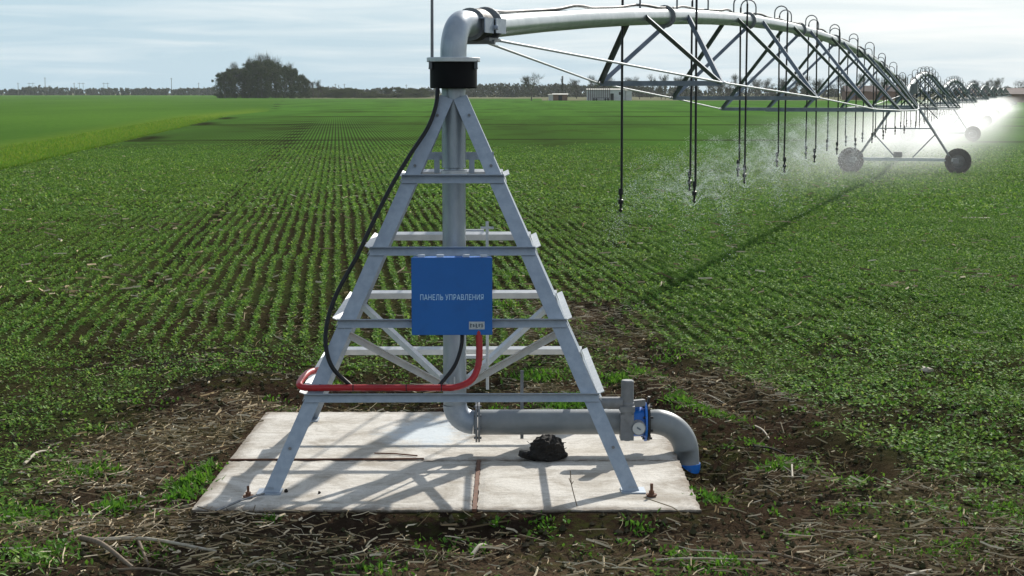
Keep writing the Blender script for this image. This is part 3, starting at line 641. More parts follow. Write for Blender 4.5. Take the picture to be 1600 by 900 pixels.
def span(name, org, rot, L, prof, nodes, zend, drops, lab, firsts=0, group='pipe spans of the irrigation machine', chord0=(1.1, .09, 3.79)):
    t = empty(name, (*org, 0), rot, lab, 'pipe span', group)
    ss = np.linspace(firsts, L, 30); P = [(s, 0, prof(s)) for s in ss]
    MB().tube(P, .110, 20, False).build('pipe', LPIPE, t)
    for s, wn, zn in nodes:
        z = prof(s); m = MB(); m.lathe([(.11, -.018), (.160, -.018), (.160, .018), (.11, .018)], (s + .25, 0, prof(s + .25)), (1, 0, 0), 20, False); m.build('pipe_flange', GREYD, t)
        MB().angle((s, wn, zn), (s, -wn, zn), (0, 0, -1), (1, 0, 0), .07, .006).build('truss_cross_bar', TRUSS, t)
        for sy in (-1, 1):
            for e in (-1, 1):
                s2 = s + e * 1.42; tz = prof(s2)
                MB().angle((s + e * .02, sy * wn, zn), (s2, sy * .115, tz + .03), (e, 0, 0), (0, -sy, .4), .065, .006).build('truss_brace', TRUSS, t)
    for sy in (-1, 1):
        pts = [(chord0[0], sy * chord0[1], chord0[2])] + [(s, sy * (wn + .03), zn - .03) for s, wn, zn in nodes] + [(L - .6, sy * .18, zend - .15)]
        m = MB()
        for a, b in zip(pts[:-1], pts[1:]): m.cyl(a, b, .0135, 8)
        for a in pts[1:-1]: m.cyl(np.array(a) - (.05, 0, 0), np.array(a) + (.05, 0, 0), .026, 8)
        m.build('truss_rod', GALVL, t)
    # cable on top of the pipe
    pts = []; k = 0; s = firsts + .3
    while s < L: pts.append((s, .03 + .06 * math.sin(s * 1.3), prof(s) + .12 + .035 * max(0, math.sin(s * 1.9)))); s += .55
    MB().tube(smoothpath(pts, 2), .020, 6).build('power_cable', HOSE, t)
    for s, sy in drops:
        z = prof(s) + .10; m = MB(); rr = .125 + random.uniform(-.01, .02); hh = .15 + random.uniform(-.02, .02)
        pth = [(s, 0, z)] + [(s, 0, z + hh)] + arc((s, sy * rr, z + hh), rr, 0, PI, (0, -sy, 0), (0, 0, 1), 8)[1:]
        m.tube(pth, .013, 7); m.build('gooseneck', GREYD, t)
        e = np.array(pth[-1]); dx = random.uniform(-.06, .06); zb = 2.0 + random.uniform(-.05, .05)
        h = MB(); h.tube([e, e + (dx * .3, 0, -.5), (s + dx, e[1] + random.uniform(-.03, .03), zb)], .0175, 7); hose = h.build('drop_hose', HOSE, t)
        b = h.v and np.array((s + dx, e[1], zb))
        n_ = MB(); n_.lathe([(0, .02), (.03, .01), (.034, -.06), (.020, -.08), (.018, -.13), (.036, -.14), (.036, -.19), (.018, -.2), (.016, -.26), (.03, -.27), (.012, -.31), (0, -.31)], b, (0, 0, 1), 10); n_.build('sprinkler_head', HOSE, hose)
    return t
zs1 = [(0.9, 3.93), (2, 3.98), (4.2, 4.11), (7.5, 4.29), (11, 4.45), (15.6, 4.58), (21, 4.68), (26, 4.70), (30, 4.66), (38.6, 4.46), (44.5, 4.24), (51.9, 3.85), (57.1, 3.45)]
_pf = np.polyfit([a for a, b in zs1], [b for a, b in zs1], 4)
prof1 = lambda s: float(np.polyval(_pf, s))
nodes1 = [(8.75, .87, 3.46), (15.95, 1.32, 3.23), (23.1, 1.69, 2.96), (30.2, 1.76, 2.86), (37.3, 1.69, 2.80), (44.5, 1.32, 2.78), (51.6, .87, 2.80)]
dr1 = [(7.45 + 4.85 * k, 1) for k in range(10)] + [(9.85 + 4.85 * k, -1) for k in range(10)]
span('pipe_span', (PX, PY), ROTL, 57.1, prof1, nodes1, 3.3, dr1, 'nearest arched pipe span with trusses, from the pivot tower to the first wheels', .93)
def gen(L):
    f = lambda s: 3.30 + 1.0 * (1 - (2 * s / L - 1) ** 2)
    k = 7 if L > 52 else 6; st = L / (k + 1); nd = [(st * (i + 1), .87 + .9 * math.sin(PI * (i + .5) / k), f(st * (i + 1)) - (1.0 + .85 * math.sin(PI * (i + .5) / k))) for i in range(k)]
    dr = [(1.2 + 4.85 * i, 1 if True else -1) for i in range(int((L - 1.5) / 4.85) + 1)] + [(3.6 + 4.85 * i, -1) for i in range(int((L - 3.8) / 4.85) + 1)]
    return f, nd, dr
TW = [(16.5, 69.4), (29.8, 115.0), (46.3, 169.2), (63.4, 224.5), (80.6, 279.5), (97.8, 334.5), (115.2, 389.5), (132.6, 444.0)]
names = ['first', 'second', 'third', 'fourth', 'fifth', 'sixth', 'seventh', 'eighth']
def ang(a, b): return math.atan2(b[1] - a[1], b[0] - a[0])
f, nd, dr = gen(47.5)
span('pipe_span', TW[0], ang(TW[0], TW[1]), 47.5, f, nd, 3.3, dr, 'second arched pipe span, beyond the big dark wheels, rising behind the first', 0, chord0=(.6, .18, 3.15))
f, nd, dr = gen(57.2)
s3 = span('pipe_span', TW[1], ang(TW[1], TW[2]), 57.2, f, nd, 3.3, dr, 'third arched pipe span, its hump seen through spray', 0, chord0=(.6, .18, 3.15))

# drive towers
tower1 = None
def drive_tower(org, rot, lab):
    t = empty('drive_tower', (*org, -.10), rot, lab, 'drive tower', 'wheeled towers carrying the pipe')
    m = MB(); m.beam((0, -2.15, .60), (0, 2.15, .60), .14, .14); m.build('base_beam', GALVL, t)
    for sy in (-1, 1):
        wl = MB(); r = .49; wl.lathe([(.28, -.13), (.44, -.14), (r, -.11), (r + .01, 0), (r, .11), (.44, .14), (.28, .13)], (.02, sy * 2.2, .54), (1, 0, 0), 28)
        for k in range(22):
            a = 2 * PI * k / 22
            for e in (-1, 1):
                c = np.array((.02 + e * .065, sy * 2.2 + math.cos(a + e * .07) * (r + .025), .54 + math.sin(a + e * .07) * (r + .025)))
                Rm = Matrix.Rotation(a, 3, 'X') @ Matrix.Rotation(e * .6, 3, 'Y'); wl.box(c, (.14, .055, .085), np.array(Matrix.Rotation(a, 3, 'X')))
        wo_ = MB(); wo_.lathe([(0, -.05), (.1, -.06), (.12, -.02), (.26, -.0), (.285, -.10)], (.02, sy * 2.2, .54), (1, 0, 0), 20); wo_.lathe([(0, .05), (.1, .06), (.12, .02), (.26, .0), (.285, .10)], (.02, sy * 2.2, .54), (1, 0, 0), 20)
        W_ = wl.build('wheel', TYRE, t); wo_.build('rim', RIM, W_)
        g = MB(); g.box((-.17, sy * 2.12, .56), (.16, .22, .2)); g.build('gearbox', GREYD, t)
        for sx in (-1, 1):
            MB().angle((sx * .10, sy * 1.95, .67), (sx * .42, sy * .16, 3.42), (0, -sy, 0), (sx, 0, 0), .08, .007).build('leg', TRUSS, t)
        MB().beam((0, sy * 1.25, 1.65), (0, sy * .35, .68), .05, .05).build('strut', TRUSS, t)
    MB().beam((-.25, 1.1, 1.9), (-.25, -1.1, 1.9), .05, .05).build('cross_tie', TRUSS, t)
    m = MB(); m.box((0, .25, .80), (.25, .35, .22)); m.build('drive_motor', RIM, t)
    m = MB(); m.box((-.35, -.35, 3.55), (.2, .3, .4)); m.build('control_box', GREYD, t)
    m = MB(); m.tube(smoothpath([(-.2, -.2, 3.3), (-.25, -.9, 2.75), (-.2, -1.15, 2.5), (-.1, -1.35, 2.3)]), .02, 6); m.build('loose_cable', BLACK, t)
    return t
rots = [ang((PX, PY), TW[0])] + [ang(TW[i], TW[i + 1]) for i in range(7)]
wl_ = ['first drive tower, two big dark lugged tyres on a silver beam', 'second drive tower, right wheel greyed by the spray', 'third drive tower, small pale wheel in the mist', 'fourth drive tower, mostly swallowed by bright mist'] + ['%s drive tower, only its top above the spray' % n for n in names[4:]]
dt0 = drive_tower(TW[0], rots[0], wl_[0])
index_kids()
for i in range(1, 8):
    c = copy_tree(dt0); c.location = (*TW[i], -.10); c.rotation_euler = (0, 0, rots[i]); c['label'] = wl_[i]
for i in range(3, 8):
    c = copy_tree(s3); c.location = (*TW[i - 1], 0); c.rotation_euler = (0, 0, ang(TW[i - 1], TW[i]))
    c['label'] = '%s arched pipe span counted from the pivot, a distant hump above the mist' % names[i]

# ------------------------------------------------------------------ supply pipe with valve
sup = empty('supply_pipe', (PX, PY, 0), .016, 'grey supply pipe with blue valve, bending down beside the slab', 'pipe')
zc = .280; SR = .116
m = MB(); m.cyl((.17, 0, zc), (.20, 0, zc), R0 + .003, 24, False)
m.tube([(.215, 0, zc), (1.58, 0, zc)], SR, 32, False); m.build('pipe', GREY, sup)
m = MB()
for x in (.198, .222): m.lathe([(.1, -.009), (.185, -.009), (.185, .009), (.1, .009)], (x, 0, zc), (1, 0, 0), 28, False)
for k in range(8):
    a = 2 * PI * k / 8 + .2; c = np.array((.21, math.cos(a) * .155, zc + math.sin(a) * .155)); m.cyl(c - (.035, 0, 0), c + (.035, 0, 0), .011, 6)
m.build('pipe_flange', GREYD, sup)
m = MB(); m.lathe([(.1, -.012), (.155, -.012), (.155, .012), (.1, .012)], (1.59, 0, zc), (1, 0, 0), 28, False); m.build('pipe_flange', GREYD, sup)
v = MB(); v.tube([(1.60, 0, zc), (1.74, 0, zc)], .135, 24, False); v.box((1.66, -.0, zc + .15), (.08, .1, .08)); valve = v.build('valve_body', BLUEP, sup)
m = MB(); m.lathe([(.1, -.010), (.18, -.010), (.18, .010), (.1, .010)], (1.755, 0, zc), (1, 0, 0), 28, False); m.build('valve_flange', BLUEP, valve)
m = MB(); m.lathe([(.1, -.010), (.175, -.010), (.175, .010), (.1, .010)], (1.782, 0, zc), (1, 0, 0), 28, False)
for k in range(8):
    a = 2 * PI * k / 8 + .35; c = np.array((1.77, math.cos(a) * .158, zc + math.sin(a) * .158)); m.cyl(c - (.045, 0, 0), c + (.045, 0, 0), .011, 6)
m.beam((1.775, 0, zc + .14), (1.79, 0, zc + .235), .02, .05, (0, 1, 0)); m.build('pipe_flange', BLACK, sup)
# electric actuator: upright casing in front of the pipe with arm and dial
m = MB(); m.lathe([(0, .70), (.05, .70), (.058, .69), (.058, .50), (.063, .49), (.063, .34), (.055, .30), (.055, .16), (.03, .14), (0, .14)], (1.575, -.17, 0), (0, 0, 1), 20)
m.box((1.572, -.15, .27), (.12, .15, .24)); m.box((1.572, -.17, .44), (.135, .135, .05)); act = m.build('actuator', GREYD, valve)
m = MB(); m.tube([(1.30, -.17, .49), (1.53, -.17, .49)], .056, 16); m.lathe([(0, .0), (.045, 0), (.045, .03), (.056, .035)], (1.27, -.17, .49), (1, 0, 0), 16, False); m.build('motor_housing', GREYD, act)
m = MB(); m.beam((1.60, -.12, .47), (1.74, -.05, .47), .05, .06); m.build('mounting_arm', GREYD, act)
m = MB(); m.lathe([(.062, -.04), (.066, 0), (.066, .06), (.058, .075)], (1.675, -.17, zc - .015), (0, -1, 0), 20); dl = m.build('dial', GREYD, act)
m = MB(); m.lathe([(.058, .07), (.0, .07)], (1.675, -.17, zc - .015), (0, -1, 0), 20, False); m.build('dial_face', DIALM, dl)
m = MB(); m.box((1.675, -.244, zc - .015), (.04, .004, .014), Matrix.Rotation(.6, 3, 'Y')); m.build('dial_needle', INK, dl)
# bend into the ground
BR = .30; X0 = 1.84
m = MB(); pth = [(1.79, 0, zc), (X0, 0, zc)] + arc((X0, 0, zc - BR), BR, PI / 2, 0, (1, 0, 0), (0, 0, 1), 16)[1:] + [(X0 + BR + .002, -.03, -.10), (X0 + BR + .004, -.04, -.42)]
m.tube(pth, [.108, .112] + [SR] * (len(pth) - 2), 32, False); m.build('bend', GREY, sup)
m = MB(); m.lathe([(SR + .001, 0), (SR + .006, 0), (SR + .008, -.32), (SR, -.32)], (X0 + BR + .004, -.038, -.10), (0, 0, 1), 32); m.build('blue_collar', BLUEP, sup)
m = MB(); m.beam((.62, .12, .1), (.62, .12, .74), .03, .03, (0, 1, 0)); m.build('stake', GREYD, sup)

# ------------------------------------------------------------------ control panel
cp = empty('control_panel', (PX, PY, 0), .016, 'flat blue control panel box hung on the front of the tower', 'panel')
bx0, bx1, bz0, bz1 = -.342, .342, 1.255, 1.915; FY = -1.09
m = MB(); m.box(((bx0 + bx1) / 2, FY + .10, (bz0 + bz1) / 2), (bx1 - bx0 - .01, .19, bz1 - bz0 - .01)); m.build('case', PANEL, cp, .006)
m = MB(); m.box(((bx0 + bx1) / 2, FY, (bz0 + bz1) / 2), (bx1 - bx0, .022, bz1 - bz0)); door = m.build('door', PANEL, cp, .004)
for x in (-.26, -.1, .12, .27):
    m = MB(); m.box((x, FY + .08, bz1 + .008), (.06, .03, .02)); m.build('hanger', GALVL, cp)
def text(body, size, loc, mat, parent, name, width):
    c = bpy.data.curves.new(name, 'FONT'); c.body = body; c.size = size; c.align_x = 'CENTER'; c.align_y = 'CENTER'; c.extrude = .0006; c.space_character = 1.06
    o = bpy.data.objects.new('tmp', c); COL.objects.link(o); dg = bpy.context.evaluated_depsgraph_get(); dg.update()
    me = bpy.data.meshes.new_from_object(o.evaluated_get(dg)); bpy.data.objects.remove(o); me.materials.clear(); me.materials.append(mat)
    xs = [v.co.x for v in me.vertices]; k = width / (max(xs) - min(xs))
    for v in me.vertices: v.co.x *= k
    q = bpy.data.objects.new(name, me); COL.objects.link(q); q.parent = parent; q.location = loc; q.rotation_euler = (PI / 2, 0, 0); return q
text('ПАНЕЛЬ УПРАВЛЕНИЯ', .066, (0, FY - .0125, 1.575), LETTER, door, 'lettering', .535)
m = MB(); m.box((.21, FY - .0125, 1.337), (.132, .002, .066)); st = m.build('sticker', STICKER, door)
m = MB()
for k in range(5):
    x = .158 + k * .024; m.box((x, FY - .0145, 1.337), (.012, .0015, .034 - .008 * (k % 2))); m.box((x + .007, FY - .0145, 1.345 - .012 * (k % 3)), (.012, .0015, .008))
m.build('print', INK, st)

# hoses
R_ = lambda px, py, Y: atY(px, py, Y)
pts = [R_(748, 516, 13.84), R_(749, 545, 13.82), R_(747, 572, 13.79), R_(736, 594, 13.72), R_(712, 605, 13.66), R_(680, 606, 13.64), R_(600, 606, 13.64), R_(520, 606, 13.64), R_(480, 606, 13.63), R_(468, 602, 13.66), R_(472, 592, 13.85), R_(483, 582, 14.1), R_(498, 578, 14.3)]
sp_ = smoothpath(pts, 8); rc = MB().tube(sp_, [.0275 + .0018 * (i % 2) for i in range(len(sp_))], 12).build('red_conduit', RED)
for px in (500, 552, 635, 690):
    a = R_(px, 606, 13.64); MB().tube([a - (.004, 0, 0), a + (.004, 0, 0)], .031, 12).build('cable_tie', HOSE, rc)
tag(rc, 'red ribbed conduit along the lowest front bar up to the panel', 'conduit')
pts = [R_(684, 136, 14.78), R_(681, 165, 14.70), R_(668, 200, 14.60), R_(640, 243, 14.45), R_(612, 290, 14.3), R_(584, 345, 14.15), R_(558, 400, 14.05), R_(528, 455, 13.95), R_(512, 500, 13.85), R_(509, 540, 13.75), R_(520, 575, 13.68), R_(548, 603, 13.66)]
tag(MB().tube(smoothpath(pts, 6), .019, 10).build('black_cable', HOSE), 'long black cable looping from the drum down the left side of the tower', 'cable')
pts = [R_(722, 514, 13.9), R_(721, 540, 13.86), R_(710, 572, 13.78), R_(686, 603, 13.68)]
tag(MB().tube(smoothpath(pts, 6), .017, 10).build('black_cable', HOSE), 'short black cable from the panel bottom to the red conduit', 'cable')
a = at(905, 802, -.06); m = MB(); m.tube(smoothpath([a, R_(900, 785, a[1]), R_(893, 757, a[1] + .05), R_(891, 735, a[1] + .05)]), [.006, .0055] + [.004] * 17, 5)
m.tube([R_(893, 757, a[1] + .05), R_(889, 747, a[1] + .05)], .003, 4); m.tube([R_(893, 757, a[1] + .05), R_(896, 752, a[1] + .05)], .003, 4)
tag(m.build('twig', BARK), 'thin bare twig standing against the front edge of the slab', 'twig')

# sticks and stalks large enough to count
def stick(p, r, lab, mat=BARK, grp='sticks in the foreground litter'):
    P = []
    for k, (px, py) in enumerate(p):
        a = at(px, py, -.05); a[2] = float(gz(a[0], a[1])) + r + .03 * (k % 2) + .01; P.append(a)
    P = smoothpath(P, 4); tag(MB().tube(P, [r * (1.1 - .5 * i / len(P)) for i in range(len(P))], 7).build('stick', mat), lab, 'stick', grp)
PALE = worn('bleached_stalk', (.42, .38, .30), (.3, .26, .19), 20, (.7, .9), 0, .001)
stick([(150, 846), (230, 849), (338, 857)], .016, 'long straight dry stick at the lower left, lying level', PALE)
stick([(128, 842), (160, 862), (207, 884)], .022, 'thick curved stick at the lower left corner', BARK)
stick([(214, 842), (222, 860), (232, 876)], .014, 'short stub standing between the two left sticks', BARK)
stick([(386, 880), (420, 878), (462, 881)], .010, 'short pale stick near the bottom edge left of centre', PALE)
stick([(180, 888), (230, 894), (275, 897)], .010, 'thin dark stick on the bottom edge at the left', BARK)
stick([(738, 858), (750, 852), (760, 847)], .016, 'stubby white cut stalk in the foreground below the slabs', PALE)
stick([(1020, 868), (1080, 868), (1200, 866)], .010, 'long thin pale stalk below the right end of the slabs', PALE)
stick([(1150, 850), (1210, 862), (1280, 874)], .012, 'slanting brown stalk in the right foreground', BARK)
stick([(1290, 828), (1400, 826), (1530, 820)], .009, 'long level stalk at the far right foreground', BARK)
stick([(1415, 898), (1440, 890), (1456, 884)], .014, 'short bright stalk at the bottom right edge', PALE)
stick([(1180, 650), (1192, 664), (1202, 676)], .010, 'pale stalk on the dark soil right of the pipe bend', PALE)
stick([(1178, 706), (1205, 700), (1232, 694)], .011, 'dark stick lying in the grass right of the pipe bend', CLOD)
stick([(1238, 752), (1237, 738), (1239, 726)], .009, 'upright-looking pale stalk right of the slabs', PALE)
stick([(38, 722), (58, 708), (80, 700)], .014, 'pale stalk among the crop at the left edge', PALE)
stick([(1088, 600), (1110, 609), (1136, 620)], .008, 'thin long pale stem on the bare strip behind the pipe bend', PALE)
stick([(1498, 340), (1520, 341), (1546, 338)], .035, 'bright pale stalk far out on the right of the field', PALE)
a = at(1447, 577); bm = bmesh.new(); bmesh.ops.create_icosphere(bm, subdivisions=2, radius=.07)
for v_ in bm.verts: v_.co *= random.uniform(.6, 1.2); v_.co.z *= .55; v_.co.x *= 1.3
me = bpy.data.meshes.new('pale_stone'); bm.to_mesh(me); bm.free(); me.materials.append(PALE); o = bpy.data.objects.new('pale_stone', me); COL.objects.link(o); o.location = (a[0], a[1], float(gz(a[0], a[1])) + .05)
tag(o, 'small pale lump lying in the crop at the right', 'stone')

# ------------------------------------------------------------------ sprays
SPRAYM = bpy.data.materials.new('water_drops'); SPRAYM.use_nodes = True; t = SPRAYM.node_tree; t.nodes.clear()
d1 = N(t, 'ShaderNodeBsdfDiffuse'); d1.inputs[0].default_value = (.9, .93, .95, 1); d2 = N(t, 'ShaderNodeBsdfTranslucent'); d2.inputs[0].default_value = (.95, .97, 1, 1)
mx = N(t, 'ShaderNodeMixShader'); mx.inputs[0].default_value = .6; t.links.new(d1.outputs[0], mx.inputs[1]); t.links.new(d2.outputs[0], mx.inputs[2])
mo = N(t, 'ShaderNodeOutputMaterial'); t.links.new(mx.outputs[0], mo.inputs[0])
def spray(spots):
    Vs = []
    for (x, y, z, n, v0, size) in spots:
        k = 9; jet = rng.integers(0, k, n); az = jet * 2 * PI / k + rng.normal(0, .03, n) + rng.uniform(0, 6); tt = rng.random(n) ** 1.5
        two = rng.random(n) < .35; el_ = np.where(two, .85, .46) + rng.normal(0, .018, n) + .10 * np.sin(jet * 2.4)
        T = tt * (.55 + .1 * np.sin(jet * 1.7)); drag = 1 - .35 * tt
        vh = v0 * np.cos(el_) * drag * (.58 + .03 * rng.normal(0, 1, n) + .09 * np.sin(jet * 3.1)); h = z + v0 * np.sin(el_) * T * drag - 4.2 * T * T + rng.normal(0, .04, n) * tt
        r = vh * T + .03; X = x + r * np.cos(az) - .25 * tt + rng.normal(0, .07, n) * tt ** 2; Y = y + r * np.sin(az) + rng.normal(0, .07, n) * tt ** 2
        ok = h > -.05; c = np.stack([X, Y, h], 1)[ok]; m_ = len(c); s_ = (size * rng.uniform(.5, 1.2, m_) * (.45 + .9 * tt[ok]))[:, None]
        q = rng.normal(0, 1, (m_, 4, 3)); q /= np.linalg.norm(q, axis=2)[..., None]; Vs.append(c[:, None, :] + q * s_[:, None, :])
    V = np.concatenate(Vs); n = len(V); idx = np.array([[0, 1, 2], [0, 2, 3], [0, 3, 1], [1, 3, 2]])
    return fastmesh('water_spray', V, (np.arange(n)[:, None, None] * 4 + idx[None]).reshape(-1, 3), SPRAYM, F=3)
def machine_point(s, w_):
    return PX + DX * s + DY * w_, PY + DY * s - DX * w_
sp = []
for s, sy in sorted(dr1):
    if s > 36: continue
    if s < 8: x, y = machine_point(s, -.25 * sy); sp.append((x, y, 1.64, 300, 1.6, .004)); continue
    x, y = machine_point(s, -.26 * sy); nn = int(np.interp(s, [9, 20, 57], [11000, 11000, 5000])); sp.append((x, y, 1.64, nn, np.interp(s, [9, 18, 60], [5.0, 6.5, 8]), np.interp(s, [9, 57], [.0042, .0068])))
tag(spray(sp), 'fine white jets of water thrown out by the hanging sprinklers', 'water spray', kind='stuff')

def mistmat(dens):
    m = bpy.data.materials.new('spray_mist'); m.use_nodes = True; t = m.node_tree; t.nodes.clear()
    o = N(t, 'ShaderNodeOutputMaterial'); v = N(t, 'ShaderNodeVolumePrincipled'); v.inputs['Color'].default_value = (.97, .985, 1, 1); v.inputs['Anisotropy'].default_value = .45
    co = N(t, 'ShaderNodeTexCoord').outputs['Object']; s = N(t, 'ShaderNodeSeparateXYZ'); t.links.new(co, s.inputs[0])
    P = N(t, 'ShaderNodeNewGeometry').outputs['Position']; ps = N(t, 'ShaderNodeSeparateXYZ'); t.links.new(P, ps.inputs[0])
    yy = mth(t, 'SUBTRACT', s.outputs['Y'], .9); g = mth(t, 'MULTIPLY', yy, yy); g = mth(t, 'MULTIPLY', g, -1 / 10.0); g = mth(t, 'EXPONENT', g)
    hz = mth(t, 'SUBTRACT', 1, mth(t, 'DIVIDE', s.outputs['Z'], 2.7), clamp=True); hz = mth(t, 'POWER', hz, .8)
    r = N(t, 'ShaderNodeMapRange', interpolation_type='SMOOTHSTEP'); r.inputs['From Min'].default_value = 41; r.inputs['From Max'].default_value = 120; t.links.new(ps.outputs['Y'], r.inputs[0])
    nz = ramp(t, noise(t, P, .38, 3, .6, .5), [(.30, .15), (.65, 1)])
    dd_ = mth(t, 'MULTIPLY', mth(t, 'MULTIPLY', g, hz), mth(t, 'MULTIPLY', mth(t, 'MULTIPLY_ADD', r.outputs[0], .97, .0), nz))
    t.links.new(mth(t, 'MULTIPLY', dd_, dens), v.inputs['Density']); t.links.new(v.outputs[0], o.inputs['Volume']); 
    m.cycles.volume_step_rate = .18
    return m
MIST = mistmat(.115)
segs = [((PX + DX * 27, PY + DY * 27), TW[0])] + [(TW[i], TW[i + 1]) for i in range(5)]
ml = ['thin white mist drifting under the nearest span', 'white mist bank under the second span', 'bright mist under the third span', 'bright mist under the fourth span', 'bright mist under the fifth span', 'bright far mist under the sixth span']
for i, (a, b) in enumerate(segs):
    L_ = math.dist(a, b); m = MB(); m.box((L_ / 2, 0, 1.25), (L_ - .01, 15, 2.6)); o = m.build('spray_mist', MIST); o.location = (*a, 0); o.rotation_euler = (0, 0, ang(a, b)); tag(o, ml[i], 'mist', kind='stuff')

# ------------------------------------------------------------------ far things
def crown_quads(cs, n, size, rad):
    """cs: clump centres (x,y,z,r)"""
    cs = np.array(cs); k = rng.integers(0, len(cs), n); d_ = rng.normal(0, 1, (n, 3)); d_ /= np.linalg.norm(d_, axis=1)[:, None]
    c = cs[k, :3] + d_ * (cs[k, 3] * rng.random(n) ** .45)[:, None]
    a = rng.normal(0, 1, (n, 3)); a /= np.linalg.norm(a, axis=1)[:, None]; b = np.cross(a, rng.normal(0, 1, (n, 3))); b /= np.linalg.norm(b, axis=1)[:, None]
    s = (size * rng.uniform(.5, 1.3, n))[:, None]
    return np.stack([c - a * s, c + b * s * .6, c + a * s, c - b * s * .6], 1)
C_SPR = leafmat('budding_foliage', [(.010, .020, .008), (.020, .034, .011), (.042, .060, .014), (.026, .028, .016)], .15)
C_BARE = leafmat('bare_twigs', [(.06, .055, .05), (.085, .08, .07), (.05, .05, .04)], .1)
C_BUSH = leafmat('hedge_foliage', [(.04, .06, .025), (.075, .085, .04), (.12, .105, .06)], .2)
TRUNK = worn('tree_bark', (.07, .06, .05), (.11, .095, .08), 2, (.9, 1), 0, 0)
def limbs(m, h, spread, depth=4, r0=.22, lean=0):
    def rec(p, d, L, r, k):
        q = p + d * L; m.tube([p, (p + q) / 2 + np.array((random.gauss(0, .04), random.gauss(0, .04), 0)) * L, q], [r, r * .85, r * .65], 5, False)
        if k == 0: return [q]
        out = []
        for _ in range(3):
            nd = nrm(d + np.array((random.gauss(0, spread), random.gauss(0, spread), random.uniform(0, .35)))); out += rec(q, nd, L * random.uniform(.55, .8), r * .6, k - 1)
        return out
    return rec(np.zeros(3), nrm((lean, 0, 1.)), h * .3, r0, depth)
def tree_mesh(h, wd, kind):
    m = MB(); tips = limbs(m, h, .55 if kind != 'poplar' else .12, 3 if kind != 'bare' else 4, h * .022)
    sc_z = h / max(t_[2] for t_ in tips); mxx = max(abs(t_[0]) for t_ in tips) + .1; sx = wd / 2 / mxx
    m.v = [(x * (sx if z > h * .2 else 1), y * (sx if z > h * .2 else 1), z * sc_z) for x, y, z in m.v]
    tips = [(t_[0] * sx, t_[1] * sx, t_[2] * sc_z) for t_ in tips]
    if kind == 'bare':
        T_ = np.array(tips); T_ = np.concatenate([T_, T_ * rng.uniform(.55, .95, (len(T_), 1))]); n = len(T_) * 7; p = np.repeat(T_, 7, 0) + rng.normal(0, h * .03, (n, 3))
        d_ = p - np.array([0, 0, h * .25]); d_ /= np.linalg.norm(d_, axis=1)[:, None]; d_ += rng.normal(0, .35, (n, 3)); L_ = h * rng.uniform(.05, .13, n)[:, None]; b = np.cross(d_, rng.normal(0, 1, (n, 3))); b /= np.linalg.norm(b, axis=1)[:, None]
        q = np.stack([p, p + d_ * L_ * .5 + b * h * .0035, p + d_ * L_, p + d_ * L_ * .5 - b * h * .0035], 1)
    elif kind == 'poplar': cs = [(0, 0, h * (.15 + .8 * k / 9), h * .045 * (1.2 - abs(k / 9 - .4))) for k in range(10)]; q = crown_quads(cs, 700, h * .03, 0)
    else:
        cs = [(*t_, h * random.uniform(.05, .09)) for t_ in tips]
        for _ in range(90):
            zz_ = random.uniform(.03, .96); rr_ = wd * .5 * math.sqrt(max(.05, 1 - ((zz_ - .38) / .64) ** 2)); a_ = random.uniform(0, 6.3); k_ = random.random() ** .5
            cs.append((rr_ * k_ * math.cos(a_), rr_ * k_ * math.sin(a_), h * zz_, h * random.uniform(.06, .12)))
        cs = [(c_[0] * .9, c_[1] * .9, c_[2] * (.93 if i_ < len(tips) else 1), c_[3]) for i_, c_ in enumerate(cs)]
        q = crown_quads(cs, 12000, h * .0145, 0)
    return m, q
VAR = {}
def tree(name, loc, h, wd, kind, lab, grp, mat=None, rz=None, var=0):
    key = (kind, var)
    if key not in VAR:
        m, q = tree_mesh(10, 7 if kind != 'poplar' else 1.6, kind)
        a = m.build('trunk', TRUNK); b = fastmesh('crown', q, np.arange(len(q) * 4), mat or {'bare': C_BARE, 'poplar': C_BARE, 'full': C_SPR, 'bush': C_BUSH}[kind])
        VAR[key] = (a.data, b.data); bpy.data.objects.remove(a); bpy.data.objects.remove(b)
    t = empty(name, loc, random.uniform(0, 6) if rz is None else rz, lab, 'tree' if kind != 'bush' else 'bush', grp); s = (wd / (7 if kind != 'poplar' else 1.6), wd / (7 if kind != 'poplar' else 1.6), h / 10)
    for nm, me in zip(('trunk', 'crown'), VAR[key]):
        o = bpy.data.objects.new(nm, me); COL.objects.link(o); o.parent = t; o.scale = s
    return t
def fz(px, Y): return ((px - 800) / FPX * Y * 1.0, Y, -.1)
# dark wood clump
for k, (px, top, wd, v) in enumerate([(355, 112, 15, 0), (370, 106, 15, 1), (383, 108, 15, 2), (398, 97, 16, 3), (406, 95, 15, 4), (422, 94, 17, 0), (434, 97, 15, 1), (446, 104, 15, 2), (458, 106, 14, 3), (470, 117, 14, 4), (480, 124, 10, 0), (352, 120, 11, 2), (412, 106, 15, 3), (392, 110, 14, 1)]):
    Y = 940 + (k % 4) * 12; h = (153 - top) / FPX * Y
    tree('leafing_tree', fz(px, Y), h, wd * random.uniform(.75, 1), 'full', 'dark budding tree in the dense round grove left of the tower', 'trees of the dark grove', var=v)
for k, (px, top) in enumerate([(492, 128), (500, 127), (506, 133)]):
    tree('bare_tree', fz(px, 955), (153 - top) / FPX * 955, 5, 'bare', 'small bare tree just right of the dark grove', 'bare trees beside the grove', var=k)
for k, (px, top, wd) in enumerate([(405, 91, 9), (418, 91, 9), (432, 93, 10), (391, 96, 9), (366, 103, 8), (450, 101, 9)]):
    tree('leafing_tree', fz(px, 990), (153 - top) / FPX * 990, wd, 'bare', 'dark budding tree in the dense round grove left of the tower', 'trees of the dark grove', var=6 + k % 3)
